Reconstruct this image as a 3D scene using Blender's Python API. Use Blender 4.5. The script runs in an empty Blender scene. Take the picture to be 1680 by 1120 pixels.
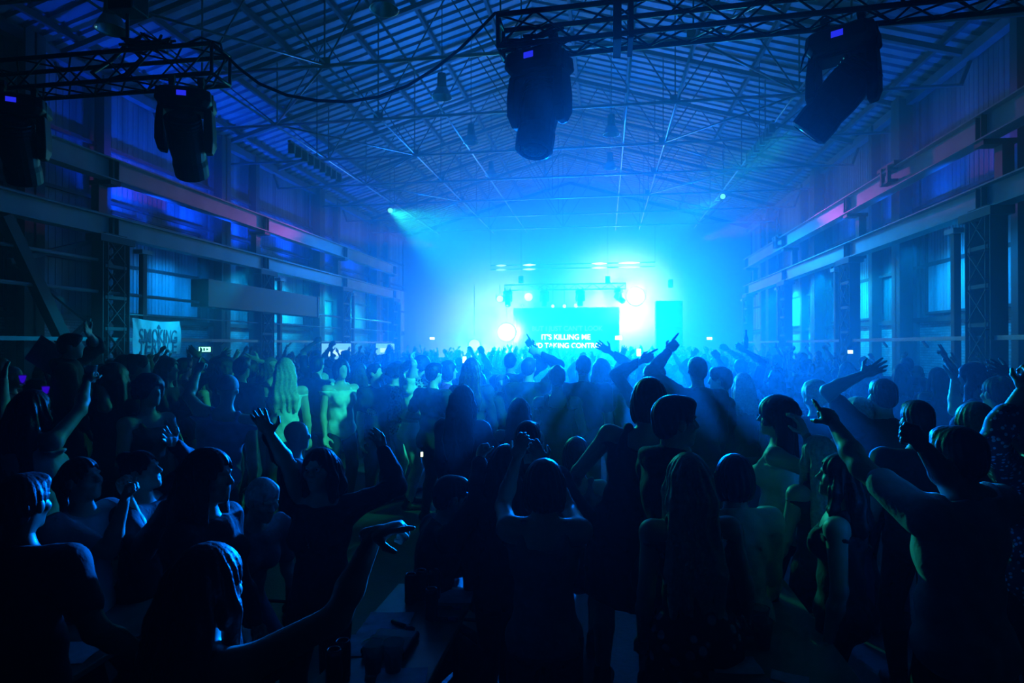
import bpy, math, random
import numpy as np
from mathutils import Vector, Matrix, noise
random.seed(7); rng = np.random.default_rng(7)
SC = bpy.context.scene
COL = SC.collection
PI = math.pi
# ------------------------------------------------------------------ camera
F = 1000.0                     # focal length in pixels of the 1680 px wide frame
CAMZ = 2.1
YAW, PITCH = math.radians(8.69), math.radians(0.34)
cam = bpy.data.cameras.new('camera'); camo = bpy.data.objects.new('camera', cam); COL.objects.link(camo)
cam.sensor_width = 36.0; cam.lens = 36.0 * F / 1680.0; cam.clip_start = 0.05; cam.clip_end = 200
camo.location = (0, 0, CAMZ); camo.rotation_euler = (PI/2 + PITCH, 0, YAW)
SC.camera = camo
CM = Matrix.Translation((0, 0, CAMZ)) @ (Matrix.Rotation(YAW, 4, 'Z') @ Matrix.Rotation(PI/2 + PITCH, 4, 'X'))
def at(px, py, zc):
    """point of the hall seen at (px,py) at distance zc along the view axis"""
    return CM @ Vector(((px-840)/F*zc, (560-py)/F*zc, -zc))
SC.view_settings.view_transform = 'Standard'; SC.view_settings.look = 'None'
SC.view_settings.gamma = 1.0; SC.view_settings.use_curve_mapping = False
SC.view_settings.exposure = 0.0
# ------------------------------------------------------------------ materials
MATS = {}
def mat(name, col, rough=.6, metal=0., bump=0., bscale=40., spec=.5, var=0., vscale=6., emit=None, estr=0., trans=0., alpha=1., coat=0.):
    if name in MATS: return MATS[name]
    m = bpy.data.materials.new(name); m.use_nodes = True; nt = m.node_tree; b = nt.nodes['Principled BSDF']
    b.inputs['Base Color'].default_value = (*col, 1); b.inputs['Roughness'].default_value = rough
    b.inputs['Metallic'].default_value = metal; b.inputs['Specular IOR Level'].default_value = spec
    if trans: b.inputs['Transmission Weight'].default_value = trans
    if emit: b.inputs['Emission Color'].default_value = (*emit, 1); b.inputs['Emission Strength'].default_value = estr
    tc = None
    if var or bump:
        tc = nt.nodes.new('ShaderNodeTexCoord')
    if var:
        n = nt.nodes.new('ShaderNodeTexNoise'); n.inputs['Scale'].default_value = vscale; n.inputs['Detail'].default_value = 4
        r = nt.nodes.new('ShaderNodeValToRGB')
        r.color_ramp.elements[0].position = .3; r.color_ramp.elements[1].position = .7
        r.color_ramp.elements[0].color = (*[c*(1-var) for c in col], 1); r.color_ramp.elements[1].color = (*[min(1, c*(1+var)) for c in col], 1)
        nt.links.new(tc.outputs['Object'], n.inputs['Vector']); nt.links.new(n.outputs['Fac'], r.inputs['Fac']); nt.links.new(r.outputs['Color'], b.inputs['Base Color'])
    if bump:
        n2 = nt.nodes.new('ShaderNodeTexNoise'); n2.inputs['Scale'].default_value = bscale; n2.inputs['Detail'].default_value = 3
        bp = nt.nodes.new('ShaderNodeBump'); bp.inputs['Strength'].default_value = bump; bp.inputs['Distance'].default_value = .02
        nt.links.new(tc.outputs['Object'], n2.inputs['Vector']); nt.links.new(n2.outputs['Fac'], bp.inputs['Height']); nt.links.new(bp.outputs['Normal'], b.inputs['Normal'])
    MATS[name] = m
    return m
def emission(name, col, s):
    if name in MATS: return MATS[name]
    m = bpy.data.materials.new(name); m.use_nodes = True; nt = m.node_tree; nt.nodes.remove(nt.nodes['Principled BSDF'])
    e = nt.nodes.new('ShaderNodeEmission'); e.inputs[0].default_value = (*col, 1); e.inputs[1].default_value = s
    nt.links.new(e.outputs[0], nt.nodes['Material Output'].inputs[0]); MATS[name] = m
    return m
# ------------------------------------------------------------------ mesh building
class MB:
    def __init__(s): s.v, s.f, s.m = [], [], []
    def add(s, vs, fs, mi=0):
        n = len(s.v); s.v += [tuple(p) for p in vs]; s.f += [tuple(i+n for i in f) for f in fs]; s.m += [mi]*len(fs); return s
    def box(s, lo, hi, mi=0, M=None):
        vs = [Vector((x, y, z)) for x in (lo[0], hi[0]) for y in (lo[1], hi[1]) for z in (lo[2], hi[2])]
        if M is not None: vs = [M @ p for p in vs]
        return s.add(vs, [(0,1,3,2),(4,6,7,5),(0,4,5,1),(2,3,7,6),(0,2,6,4),(1,5,7,3)], mi)
    def bar(s, a, b, w, h, mi=0, up=(0,0,1)):
        a, b = Vector(a), Vector(b); d = (b-a); L = d.length; d.normalize()
        up = Vector(up)
        if abs(d.dot(up)) > .98: up = Vector((0,1,0)) if abs(d.y) < .9 else Vector((1,0,0))
        x = d.cross(up).normalized(); z = x.cross(d)
        M = Matrix((( x.x, d.x, z.x, a.x),(x.y, d.y, z.y, a.y),(x.z, d.z, z.z, a.z),(0,0,0,1)))
        return s.box((-w/2, 0, -h/2), (w/2, L, h/2), mi, M)
    def tube(s, pts, r, n=8, mi=0, cap=True):
        pts = [Vector(p) for p in pts]; rr = r if hasattr(r, '__len__') else [r]*len(pts)
        d0 = (pts[1]-pts[0]).normalized(); u = d0.orthogonal().normalized(); vs, fs = [], []
        for i, p in enumerate(pts):
            d = ((pts[min(i+1, len(pts)-1)]-pts[max(i-1, 0)])).normalized()
            u = (u - d*u.dot(d)).normalized(); w = d.cross(u)
            vs += [p + (u*math.cos(2*PI*k/n) + w*math.sin(2*PI*k/n))*rr[i] for k in range(n)]
        for i in range(len(pts)-1):
            fs += [(i*n+k, i*n+(k+1)%n, (i+1)*n+(k+1)%n, (i+1)*n+k) for k in range(n)]
        if cap: fs += [tuple(range(n))[::-1], tuple((len(pts)-1)*n+k for k in range(n))]
        return s.add(vs, fs, mi)
    def lathe(s, prof, M=None, n=20, mi=0):
        vs, fs = [], []
        for r, z in prof: vs += [Vector((r*math.cos(2*PI*k/n), r*math.sin(2*PI*k/n), z)) for k in range(n)]
        if M is not None: vs = [M @ p for p in vs]
        for i in range(len(prof)-1):
            fs += [(i*n+k, i*n+(k+1)%n, (i+1)*n+(k+1)%n, (i+1)*n+k) for k in range(n)]
        if prof[0][0] > 1e-4: fs.append(tuple(range(n))[::-1])
        if prof[-1][0] > 1e-4: fs.append(tuple((len(prof)-1)*n+k for k in range(n)))
        return s.add(vs, fs, mi)
    def loft(s, rings, mi=0):
        """closed body through equal-count rings of points"""
        n = len(rings[0]); vs = [p for r in rings for p in r]; fs = []
        for i in range(len(rings)-1): fs += [(i*n+k, i*n+(k+1)%n, (i+1)*n+(k+1)%n, (i+1)*n+k) for k in range(n)]
        fs += [tuple(range(n))[::-1], tuple((len(rings)-1)*n+k for k in range(n))]
        return s.add(vs, fs, mi)
    def build(s, name, mats, parent=None, smooth=False, bevel=0.):
        me = bpy.data.meshes.new(name); me.from_pydata([tuple(p) for p in s.v], [], s.f)
        for m in (mats if isinstance(mats, (list, tuple)) else [mats]): me.materials.append(m)
        me.polygons.foreach_set('material_index', s.m)
        if smooth: me.polygons.foreach_set('use_smooth', [True]*len(s.f))
        me.update(); o = bpy.data.objects.new(name, me); COL.objects.link(o)
        if parent: put(o, parent)
        if bevel:
            b = o.modifiers.new('bevel', 'BEVEL'); b.width = bevel; b.segments = 2; b.limit_method = 'ANGLE'
        return o
def put(o, parent):
    """parent o (built in world coordinates) under parent, keeping it where it is"""
    o.parent = parent
    M = Matrix.Identity(4); p = parent
    ch = []
    while p is not None: ch.append(p); p = p.parent
    for q in reversed(ch): M = M @ q.matrix_basis
    o.matrix_basis = M.inverted() @ o.matrix_basis
def tag(o, label=None, cat=None, group=None, kind=None):
    if label: o['label'] = label
    if cat: o['category'] = cat
    if group: o['group'] = group
    if kind: o['kind'] = kind
    return o
def thing(name, label, cat, loc=(0,0,0), rz=0., group=None):
    o = bpy.data.objects.new(name, None); COL.objects.link(o); o.empty_display_size = .1
    o.location = loc; o.rotation_euler = (0, 0, rz)
    return tag(o, label, cat, group)
def copy_tree(o, parent=None):
    c = o.copy(); COL.objects.link(c)
    if parent is not None: c.parent = parent
    for ch in list(o.children): copy_tree(ch, c)
    return c
# ------------------------------------------------------------------ people: implicit bodies polygonised with surface nets
BIG = 9.0
class Field:
    """signed distances on a grid; parts are blended in"""
    def __init__(s, lo, hi, h):
        s.h = h; s.lo = np.array(lo, float) - 2*h; n = np.ceil((np.array(hi, float)+2*h - s.lo)/h).astype(int)+1
        s.n = n; s.ax = [s.lo[i] + h*np.arange(n[i]) for i in range(3)]; s.d = np.full(n, BIG)
    def win(s, lo, hi, m):
        sl = []
        for i in range(3):
            a = max(0, int((lo[i]-m-s.lo[i])/s.h)); b = min(s.n[i], int((hi[i]+m-s.lo[i])/s.h)+2)
            if b <= a: return None
            sl.append(slice(a, b))
        P = np.stack(np.meshgrid(s.ax[0][sl[0]], s.ax[1][sl[1]], s.ax[2][sl[2]], indexing='ij'), -1)
        return tuple(sl), P
    def blend(s, sl, d, k):
        a = s.d[sl]
        if k > 0:
            hh = np.maximum(k-np.abs(a-d), 0)/k; s.d[sl] = np.minimum(a, d)-hh*hh*k/4
        else: s.d[sl] = np.minimum(a, d)
    def cone(s, a, b, ra, rb, k=.03, g=0.):
        a, b = np.array(a, float), np.array(b, float); ra += g; rb += g; R = max(ra, rb)
        w = s.win(np.minimum(a, b)-R, np.maximum(a, b)+R, k+2*s.h)
        if w is None: return
        sl, P = w; ab = b-a; L2 = max(ab@ab, 1e-9); t = np.clip(((P-a)@ab)/L2, 0, 1)
        s.blend(sl, np.linalg.norm(P-a-t[..., None]*ab, axis=-1)-(ra+(rb-ra)*t), k)
    def ell(s, c, r, Rm, k=.03, g=0., cut=False):
        c = np.array(c, float); r = np.array(r, float)+g; M = max(r)
        w = s.win(c-M, c+M, k+2*s.h)
        if w is None: return
        sl, P = w; q = (P-c) @ Rm; k0 = np.linalg.norm(q/r, axis=-1); k1 = np.linalg.norm(q/(r*r), axis=-1)
        d = np.where(k1 > 1e-9, k0*(k0-1)/np.maximum(k1, 1e-9), -min(r))
        if cut:
            a = s.d[sl]; hh = np.maximum(k-np.abs(a+d), 0)/max(k, 1e-6); s.d[sl] = np.maximum(a, -d)+hh*hh*k/4
        else: s.blend(sl, d, k)
    def clip(s, fn):
        P = np.stack(np.meshgrid(*s.ax, indexing='ij'), -1); s.d = np.maximum(s.d, fn(P))
    def mod(s, fn):
        P = np.stack(np.meshgrid(*s.ax, indexing='ij'), -1); s.d = s.d + fn(P)
    def mesh(s):
        d, h = s.d, s.h; ins = d < 0; n = s.n
        c = [(i, j, k) for i in (0, 1) for j in (0, 1) for k in (0, 1)]
        cnt = sum(ins[i:n[0]-1+i, j:n[1]-1+j, k:n[2]-1+k].astype(np.int8) for i, j, k in c)
        act = (cnt > 0) & (cnt < 8); I = np.argwhere(act)
        if not len(I): return np.zeros((0, 3)), np.zeros((0, 4), int)
        V = np.stack([d[I[:, 0]+i, I[:, 1]+j, I[:, 2]+k] for i, j, k in c], 1); C = np.array(c, float)
        acc = np.zeros((len(I), 3)); num = np.zeros(len(I))
        for a in range(8):
            for b in range(a+1, 8):
                if np.abs(C[a]-C[b]).sum() != 1: continue
                m = (V[:, a] < 0) != (V[:, b] < 0); t = V[m, a]/(V[m, a]-V[m, b])
                acc[m] += C[a]+t[:, None]*(C[b]-C[a]); num[m] += 1
        vs = s.lo+h*(I+acc/num[:, None]); idx = np.full(act.shape, -1); idx[tuple(I.T)] = np.arange(len(I))
        fs = []
        for ax in range(3):
            u, w = (ax+1) % 3, (ax+2) % 3
            A = [slice(None)]*3; B = [slice(None)]*3; A[ax] = slice(0, -1); B[ax] = slice(1, None)
            E = np.argwhere(ins[tuple(A)] != ins[tuple(B)]); E = E[(E[:, u] > 0) & (E[:, w] > 0) & (E[:, u] < n[u]-1) & (E[:, w] < n[w]-1)]
            if not len(E): continue
            def cell(du, dw):
                Q = E.copy(); Q[:, u] -= du; Q[:, w] -= dw; return idx[tuple(Q.T)]
            q = np.stack([cell(1, 1), cell(0, 1), cell(0, 0), cell(1, 0)], 1); fl = ~ins[tuple(E.T)]
            q[fl] = q[fl][:, ::-1]; fs.append(q)
        return vs, np.concatenate(fs)
def np_mesh(name, chunks, mats):
    """chunks: [(verts, quads, material index)] -> one mesh datablock"""
    vs, fs, mi, n = [], [], [], 0
    for v, f, m in chunks:
        if not len(f): continue
        vs.append(v); fs.append(f+n); mi.append(np.full(len(f), m)); n += len(v)
    vs, fs, mi = np.concatenate(vs), np.concatenate(fs), np.concatenate(mi)
    me = bpy.data.meshes.new(name); me.vertices.add(len(vs)); me.vertices.foreach_set('co', vs.ravel())
    me.loops.add(fs.size); me.loops.foreach_set('vertex_index', fs.ravel().astype(np.int32))
    me.polygons.add(len(fs)); me.polygons.foreach_set('loop_start', np.arange(0, fs.size, 4, dtype=np.int32))
    me.polygons.foreach_set('loop_total', np.full(len(fs), 4, np.int32))
    for m in mats: me.materials.append(m)
    me.polygons.foreach_set('material_index', mi.astype(np.int32)); me.polygons.foreach_set('use_smooth', np.ones(len(fs), bool))
    me.update(calc_edges=True); return me
def rz(a): c, s = math.cos(a), math.sin(a); return np.array([[c, -s, 0], [s, c, 0], [0, 0, 1.]])
def rx(a): c, s = math.cos(a), math.sin(a); return np.array([[1, 0, 0], [0, c, -s], [0, s, c]])
def ry(a): c, s = math.cos(a), math.sin(a); return np.array([[c, 0, s], [0, 1, 0], [-s, 0, c]])
def unit(v): return np.array(v, float)/max(np.linalg.norm(v), 1e-9)
RAD = math.radians
FINGERS = {  # curl of the fingers index..little, spread, thumb closeness
    'open': ([.10, .08, .10, .14], .22, .9), 'relax': ([.45, .5, .55, .6], .08, .6), 'fist': ([1.5, 1.5, 1.5, 1.5], .0, .1),
    'point': ([.05, 1.5, 1.5, 1.5], .0, .1), 'flat': ([.08, .06, .08, .1], .03, .5), 'hold': ([.85, .85, .9, .95], .04, .5),
    'horns': ([.05, 1.5, 1.5, .1], .1, .2), 'two': ([.05, .05, 1.5, 1.5], .16, .1), 'wave': ([.2, .3, .15, .3], .2, .8)}
def hand_prims(fl, wrist, d, nrm, side, u, pose, k=.006):
    """palm, four jointed fingers, thumb. d: towards the fingertips, nrm: out of the palm, side +1: thumb on +x of (d x nrm)"""
    curl, spread, th = FINGERS[pose]; d = unit(d); nrm = unit(np.array(nrm)-d*np.dot(nrm, d)); x = np.cross(d, nrm)*side
    R = np.stack([x, d, nrm], 1); W = np.array(wrist)
    fl.cone(W-d*.035*u, W+d*.012*u, .024*u, .022*u, .01)
    fl.ell(W+d*.05*u, np.array([.040, .052, .017])*u, R, .012)
    fl.ell(W+d*.03*u+x*.022*u+nrm*.006*u, np.array([.018, .03, .016])*u, R, .01)
    lens = [.072, .080, .075, .060]; xs = [.029, .010, -.010, -.028]
    for i in range(4):
        p = W+x*xs[i]*u+d*(.088-abs(i-1)*.004)*u; a = 0.; side_a = (1.35-i)*spread*.55
        for j, (fr, r0, r1) in enumerate(((.46, .0098, .0090), (.30, .0090, .0082), (.24, .0082, .0070))):
            a += curl[i]*(.75, 1.0, .7)[j]
            v = (d*math.cos(a)+nrm*math.sin(a)); v = unit(v+x*math.tan(side_a)*math.cos(a))
            q = p+v*lens[i]*fr*u; fl.cone(p, q, r0*u, r1*u, k); p = q
    p = W+x*.032*u+d*.022*u+nrm*.006*u; v = unit(x*(.35+.75*th)+d*.75+nrm*(.35+.5*(1-th)))
    q = p+v*.042*u; fl.cone(p, q, .0125*u, .0105*u, .01)
    v2 = unit(v*.6+d*.7+nrm*(.5*(1-th))-x*.25*(1-th)); fl.cone(q, q+v2*.032*u, .0105*u, .0080*u, k)
class Body:
    """the skeleton in metres; facing yaw 0 = towards the stage (+y)"""
    def __init__(s, S=1.72, yaw=0., lean=0., roll=0., head=(0., 0., 0.), arms=None, w=1., knee=.0, stance=.075, hunch=0., twist=0., step=0.):
        s.S, s.w, s.arms = S, w, arms or {}; s.u = S/1.75; u = S
        s.knee, s.stance, s.step = knee, stance, step
        Y = rz(yaw); s.Y = Y; s.hipz = (.522-knee*.9)*u
        T = Y @ rx(-RAD(lean)) @ ry(RAD(roll)); s.T = T
        Tc = Y @ rz(RAD(twist)) @ rx(-RAD(lean+hunch)) @ ry(RAD(roll)); s.Tc = Tc
        s.pel = np.array([0, -.02*u*math.sin(RAD(lean))*4, s.hipz]) @ np.eye(3); s.pel = Y @ s.pel
        s.waist = s.pel+T @ np.array([0, 0, .10])*u
        s.chest = s.waist+Tc @ np.array([0, .0, .105])*u
        s.neck = s.waist+Tc @ np.array([0, -.006, .225])*u
        hy, hp, hr = head
        s.H = Y @ rz(RAD(hy)) @ rx(RAD(hp)-RAD(lean+hunch)*.45) @ ry(RAD(hr)); s.headc = s.neck+Tc @ np.array([0, .012, .03])*u+s.H @ np.array([0, .006, .068])*u
    def shift(s, v):
        v = np.array(v, float)
        for n in ('pel', 'waist', 'chest', 'neck', 'headc'): setattr(s, n, getattr(s, n)+v)
        s.off = getattr(s, 'off', np.zeros(3))+v
    def finish(s):
        u = s.S; Y, T, Tc = s.Y, s.T, s.Tc; s.sh, s.el, s.wr, s.hd, s.hn, s.hpose, s.hip, s.kn, s.an = {}, {}, {}, {}, {}, {}, {}, {}, {}
        off = getattr(s, 'off', np.zeros(3))
        for sg, nm in ((-1, 'L'), (1, 'R')):
            a = s.arms.get(nm, dict(rest=(8, 10)))
            up = 0.
            b = s.waist+Tc @ np.array([sg*.104*s.w, -.004, .185])*u
            L1, L2 = .172*u, .152*u
            if 'to' in a:
                tgt = np.array(a['to'], float); up = np.clip((tgt[2]-b[2])/(L1+L2), 0, 1)
                b = b+Tc @ np.array([-sg*.008*up, 0, .032*up])*u
                v = tgt-b; D = np.linalg.norm(v); Dm = (L1+L2)*.985
                if D > Dm: tgt = b+v/D*Dm; D = Dm
                v = unit(tgt-b); D = max(D, abs(L1-L2)+.03)
                ca = (L1*L1+D*D-L2*L2)/(2*L1*D); sa = math.sqrt(max(0, 1-ca*ca))
                pole = Y @ np.array(a.get('pole', (sg*.9, .15, -.6)), float); pole = unit(pole-v*np.dot(pole, v))
                e = b+(v*ca+pole*sa)*L1; w_ = b+v*D
            else:
                ab, fw = a['rest'][:2]; bend = a['rest'][2] if len(a['rest']) > 2 else 15
                d1 = Tc @ np.array([sg*math.sin(RAD(ab))*math.cos(RAD(fw)), math.sin(RAD(fw)), -math.cos(RAD(ab))*math.cos(RAD(fw))])
                e = b+d1*L1
                fwd = Tc @ np.array([-sg*.25, 1, 0.]); d2 = unit(d1*math.cos(RAD(bend))+unit(fwd-d1*np.dot(fwd, d1))*math.sin(RAD(bend)))
                w_ = e+d2*L2
            s.sh[nm], s.el[nm], s.wr[nm] = b, e, w_
            fd = unit(w_-e); hd = a.get('hd'); hd = unit(Y @ np.array(hd, float)) if hd is not None else fd
            s.hd[nm] = hd; hn = a.get('hn'); s.hn[nm] = unit(Y @ np.array(hn if hn is not None else (-sg*.3, .95, .1 if w_[2] > b[2] else -.1), float))
            s.hpose[nm] = a.get('hand', 'open' if w_[2] > b[2] else 'relax')
            hp = s.pel+T @ np.array([sg*.052, 0, -.005])*u; an = np.array([0, 0, 0.])+Y @ np.array([sg*s.stance, -.01+sg*s.step, 0])*u
            an = np.array([s.pel[0], s.pel[1], off[2]+.045*u])+Y @ np.array([sg*s.stance, sg*s.step-.005, 0])*u
            mid = (hp+an)/2; L = .2425*u; half = np.linalg.norm(hp-an)/2; o_ = math.sqrt(max(L*L-half*half, 1e-5))
            kn = mid+Y @ np.array([sg*.15, .98, 0])*o_; s.hip[nm], s.kn[nm], s.an[nm] = hp, kn, an
    def bounds(s, pad=.16):
        P = [s.headc, s.pel]+[d[k] for d in (s.sh, s.el, s.wr, s.hip, s.kn, s.an) for k in 'LR']
        P += [s.wr[k]+s.hd[k]*.0 for k in 'LR']
        return np.min(P, 0)-pad, np.max(P, 0)+pad
    # each of the following adds flesh to a field, g = how far outside the skin
    def torso(s, fl, g=0., female=True):
        u, w, T, Tc = s.S, s.w, s.T, s.Tc
        fl.ell(s.pel+T @ np.array([0, -.004, .01])*u, np.array([.098*w, .070, .070])*u, T, .03, g)
        fl.ell(s.waist, np.array([(.078 if female else .086)*w, .058, .085])*u, T, .04, g)
        fl.ell(s.chest+Tc @ np.array([0, .0, .02])*u, np.array([.092*w, .064, .098])*u, Tc, .04, g)
        if female:
            for sg in (-1, 1): fl.ell(s.chest+Tc @ np.array([sg*.042, .048, .012])*u, np.array([.036, .034, .036])*u, Tc, .02, g)
        fl.cone(s.sh['L'], s.sh['R'], .034*u, .034*u, .04, g)
        fl.cone(s.neck-Tc @ np.array([0, 0, .04])*u, s.neck, .05*u, .032*u, .04, g)
        for sg in (-1, 1): fl.ell(s.pel+T @ np.array([sg*.04, -.042, -.012])*u, np.array([.045, .045, .048])*u, T, .03, g)
    def arm(s, fl, nm, g=0., frac=2.0, female=True):
        u = s.S*(1. if female else 1.12); b, e, w_ = s.sh[nm], s.el[nm], s.wr[nm]
        f1 = min(frac, 1.); p = b+(e-b)*f1
        fl.cone(b, p, .031*u, (.031-.0075*f1)*u, .03, g)
        if frac > 1:
            f2 = frac-1; m = e+(w_-e)*min(f2, .35); fl.cone(e, m, .0235*u, .0245*u, .02, g)
            if f2 > .35: fl.cone(m, e+(w_-e)*f2, .0245*u, (.0245-.0095*(f2-.35)/.65)*u, .02, g)
    def leg(s, fl, nm, g=0., frac=2.0):
        u = s.S; h, k, a = s.hip[nm], s.kn[nm], s.an[nm]; f1 = min(frac, 1.)
        fl.cone(h, h+(k-h)*f1, .052*u, (.052-.018*f1)*u, .03, g)
        if frac > 1:
            f2 = frac-1; m = k+(a-k)*.3-s.Y @ np.array([0, .008, 0])*u; fl.cone(k, m, .033*u, .034*u, .02, g)
            fl.cone(m, a, .034*u, .021*u, .02, g)
    def head(s, fl, fine=True, g=0.):
        u = s.u; c, H = s.headc, s.H; P = lambda x, y, z: c+H @ np.array([x, y, z])*u
        fl.ell(P(0, -.012, .026), np.array([.074, .094, .088])*u, H, .02, g)
        fl.ell(P(0, .022, -.052), np.array([.054, .066, .064])*u, H, .03, g)
        fl.cone(P(0, -.022, -.05), s.neck-s.Tc @ np.array([0, 0, .012])*s.S, .052*u, .054*u, .03, g)
        fl.ell(P(0, .066, -.098), np.array([.022, .02, .018])*u, H, .025, g)
        fl.cone(P(0, .080, .014), P(0, .102, -.022), .009*u, .0125*u, .014, g)
        if fine:
            for sg in (-1, 1):
                fl.ell(P(sg*.031, .092, .006), np.array([.017, .014, .013])*u, H, .012, cut=True)
                fl.cone(P(sg*.014, .086, .026), P(sg*.046, .072, .026), .008*u, .006*u, .012)
                fl.ell(P(sg*.046, .052, -.022), np.array([.022, .022, .02])*u, H, .025)
                fl.cone(P(sg*.008, .098, -.026), P(sg*.014, .092, -.026), .007*u, .006*u, .006)
            fl.cone(P(-.02, .078, -.058), P(.02, .078, -.058), .008*u, .008*u, .006)
            fl.cone(P(-.017, .078, -.07), P(.017, .078, -.07), .0085*u, .0085*u, .006)
            fl.ell(P(0, .092, -.064), np.array([.02, .012, .0026])*u, H, .004, cut=True)
        for sg in (-1, 1): fl.ell(P(sg*.077, -.008, -.008), np.array([.011, .022, .031])*u, H, .008, g)
    def hair(s, fl, style, L=.3):
        u = s.u; c, H, Tc = s.headc, s.H, s.Tc; P = lambda x, y, z: c+H @ np.array([x, y, z])*u
        vol = {'buzz': -.006, 'short': .004, 'bob': .012, 'long': .010, 'curly': .022, 'bun': .004, 'cap': .010, 'pony': .004}[style]
        fl.ell(P(0, -.018, .036), np.array([.080, .100, .090])*u, H, .02, vol*u)
        if style in ('short', 'buzz', 'bun', 'pony'): fl.ell(P(0, -.055, -.02), np.array([.066, .055, .06])*u, H, .03, vol*u)
        if style == 'short': fl.ell(P(0.01, .045, .088), np.array([.06, .04, .03])*u, H, .03)
        if style == 'bob':
            fl.ell(P(0, -.05, -.03), np.array([.090, .066, .10])*u, H, .03)
            for sg in (-1, 1): fl.ell(P(sg*.078, -.002, -.045), np.array([.030, .05, .085])*u, H, .03)
        if style == 'curly':
            r_ = random.Random(int(L*1000)+3)
            for i in range(34):
                a, b = r_.uniform(0, 2*PI), r_.uniform(-.9, 1.3)
                q = (math.cos(a)*math.cos(b)*.095, -.03+math.sin(a)*math.cos(b)*.10, .02+math.sin(b)*.095)
                if q[1] > .045 and q[2] < .07: continue
                fl.ell(P(*q), np.array([.03]*3)*u, H, .015)
            if L > .2:
                for sg in (-1, 0, 1): fl.cone(P(sg*.07, -.06, -.04), P(sg*.1, -.08, -L+.02), .055*u, .05*u, .03)
        if style == 'long':
            dn = lambda p, x, y, z: p+(Tc*.55+np.eye(3)*.45) @ np.array([x, y, z])*u
            for i, sx in enumerate((-.058, -.02, .02, .058)):
                a = P(sx, -.075, .02); b = P(sx*1.25, -.098, -.09); e = dn(b, sx*.45, -.03, -L*.62); e2 = dn(e, sx*.1, .012, -L*.38)
                fl.cone(a, b, .042*u, .043*u, .03); fl.cone(b, e, .043*u, .040*u, .03); fl.cone(e, e2, .040*u, .020*u, .03)
            for sg in (-1, 1):
                a = P(sg*.070, -.005, .045); b = P(sg*.086, .006, -.06); e = dn(b, sg*.012, .012, -L*.5); e2 = dn(e, sg*-.005, .02, -L*.3)
                fl.cone(a, b, .026*u, .030*u, .025); fl.cone(b, e, .030*u, .027*u, .025); fl.cone(e, e2, .027*u, .012*u, .02)
        if style == 'bun': fl.ell(P(0, -.085, .10), np.array([.042, .042, .04])*u, H, .02)
        if style == 'pony': fl.cone(P(0, -.11, .05), P(0, -.15, -.0), .03*u, .034*u, .03); fl.cone(P(0, -.15, 0), P(0.02, -.13, -L), .034*u, .016*u, .03)
        if style == 'cap':
            fl.clip(lambda Q: -((Q-c) @ H)[..., 2]+.012*u)
            fl.ell(P(0, .115, .035), np.array([.068, .062, .011])*u, H, .012)
            return
        def cut(Q):
            q = ((Q-c) @ H)/u
            e = np.sqrt(((q[..., 0])/.066)**2+((q[..., 1]-.105)/.086)**2+((q[..., 2]+.035)/(.098 if style != 'curly' else .088))**2)
            return (1-e)*.07*u
        fl.clip(cut)
        if style in ('short', 'buzz', 'bun', 'pony'):
            fl.clip(lambda Q: np.where(((Q-c) @ H)[..., 1] > -.02*u, -((Q-c) @ H)[..., 2]-.018*u, -BIG))
        amp = .0045 if style in ('long', 'bob', 'pony') else .003
        fl.mod(lambda Q: (lambda q: amp*np.sin(np.arctan2(q[..., 0], -q[..., 1]-.02)*17+np.sin(q[..., 2]*23)*1.3+q[..., 2]*9)*np.clip(1.2-q[..., 2]*8, .3, 1))(((Q-c) @ H)/u))
def surf(B, lo, hi, h, fn):
    fl = Field(lo, hi, h); fn(fl); return fl.mesh()
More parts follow.
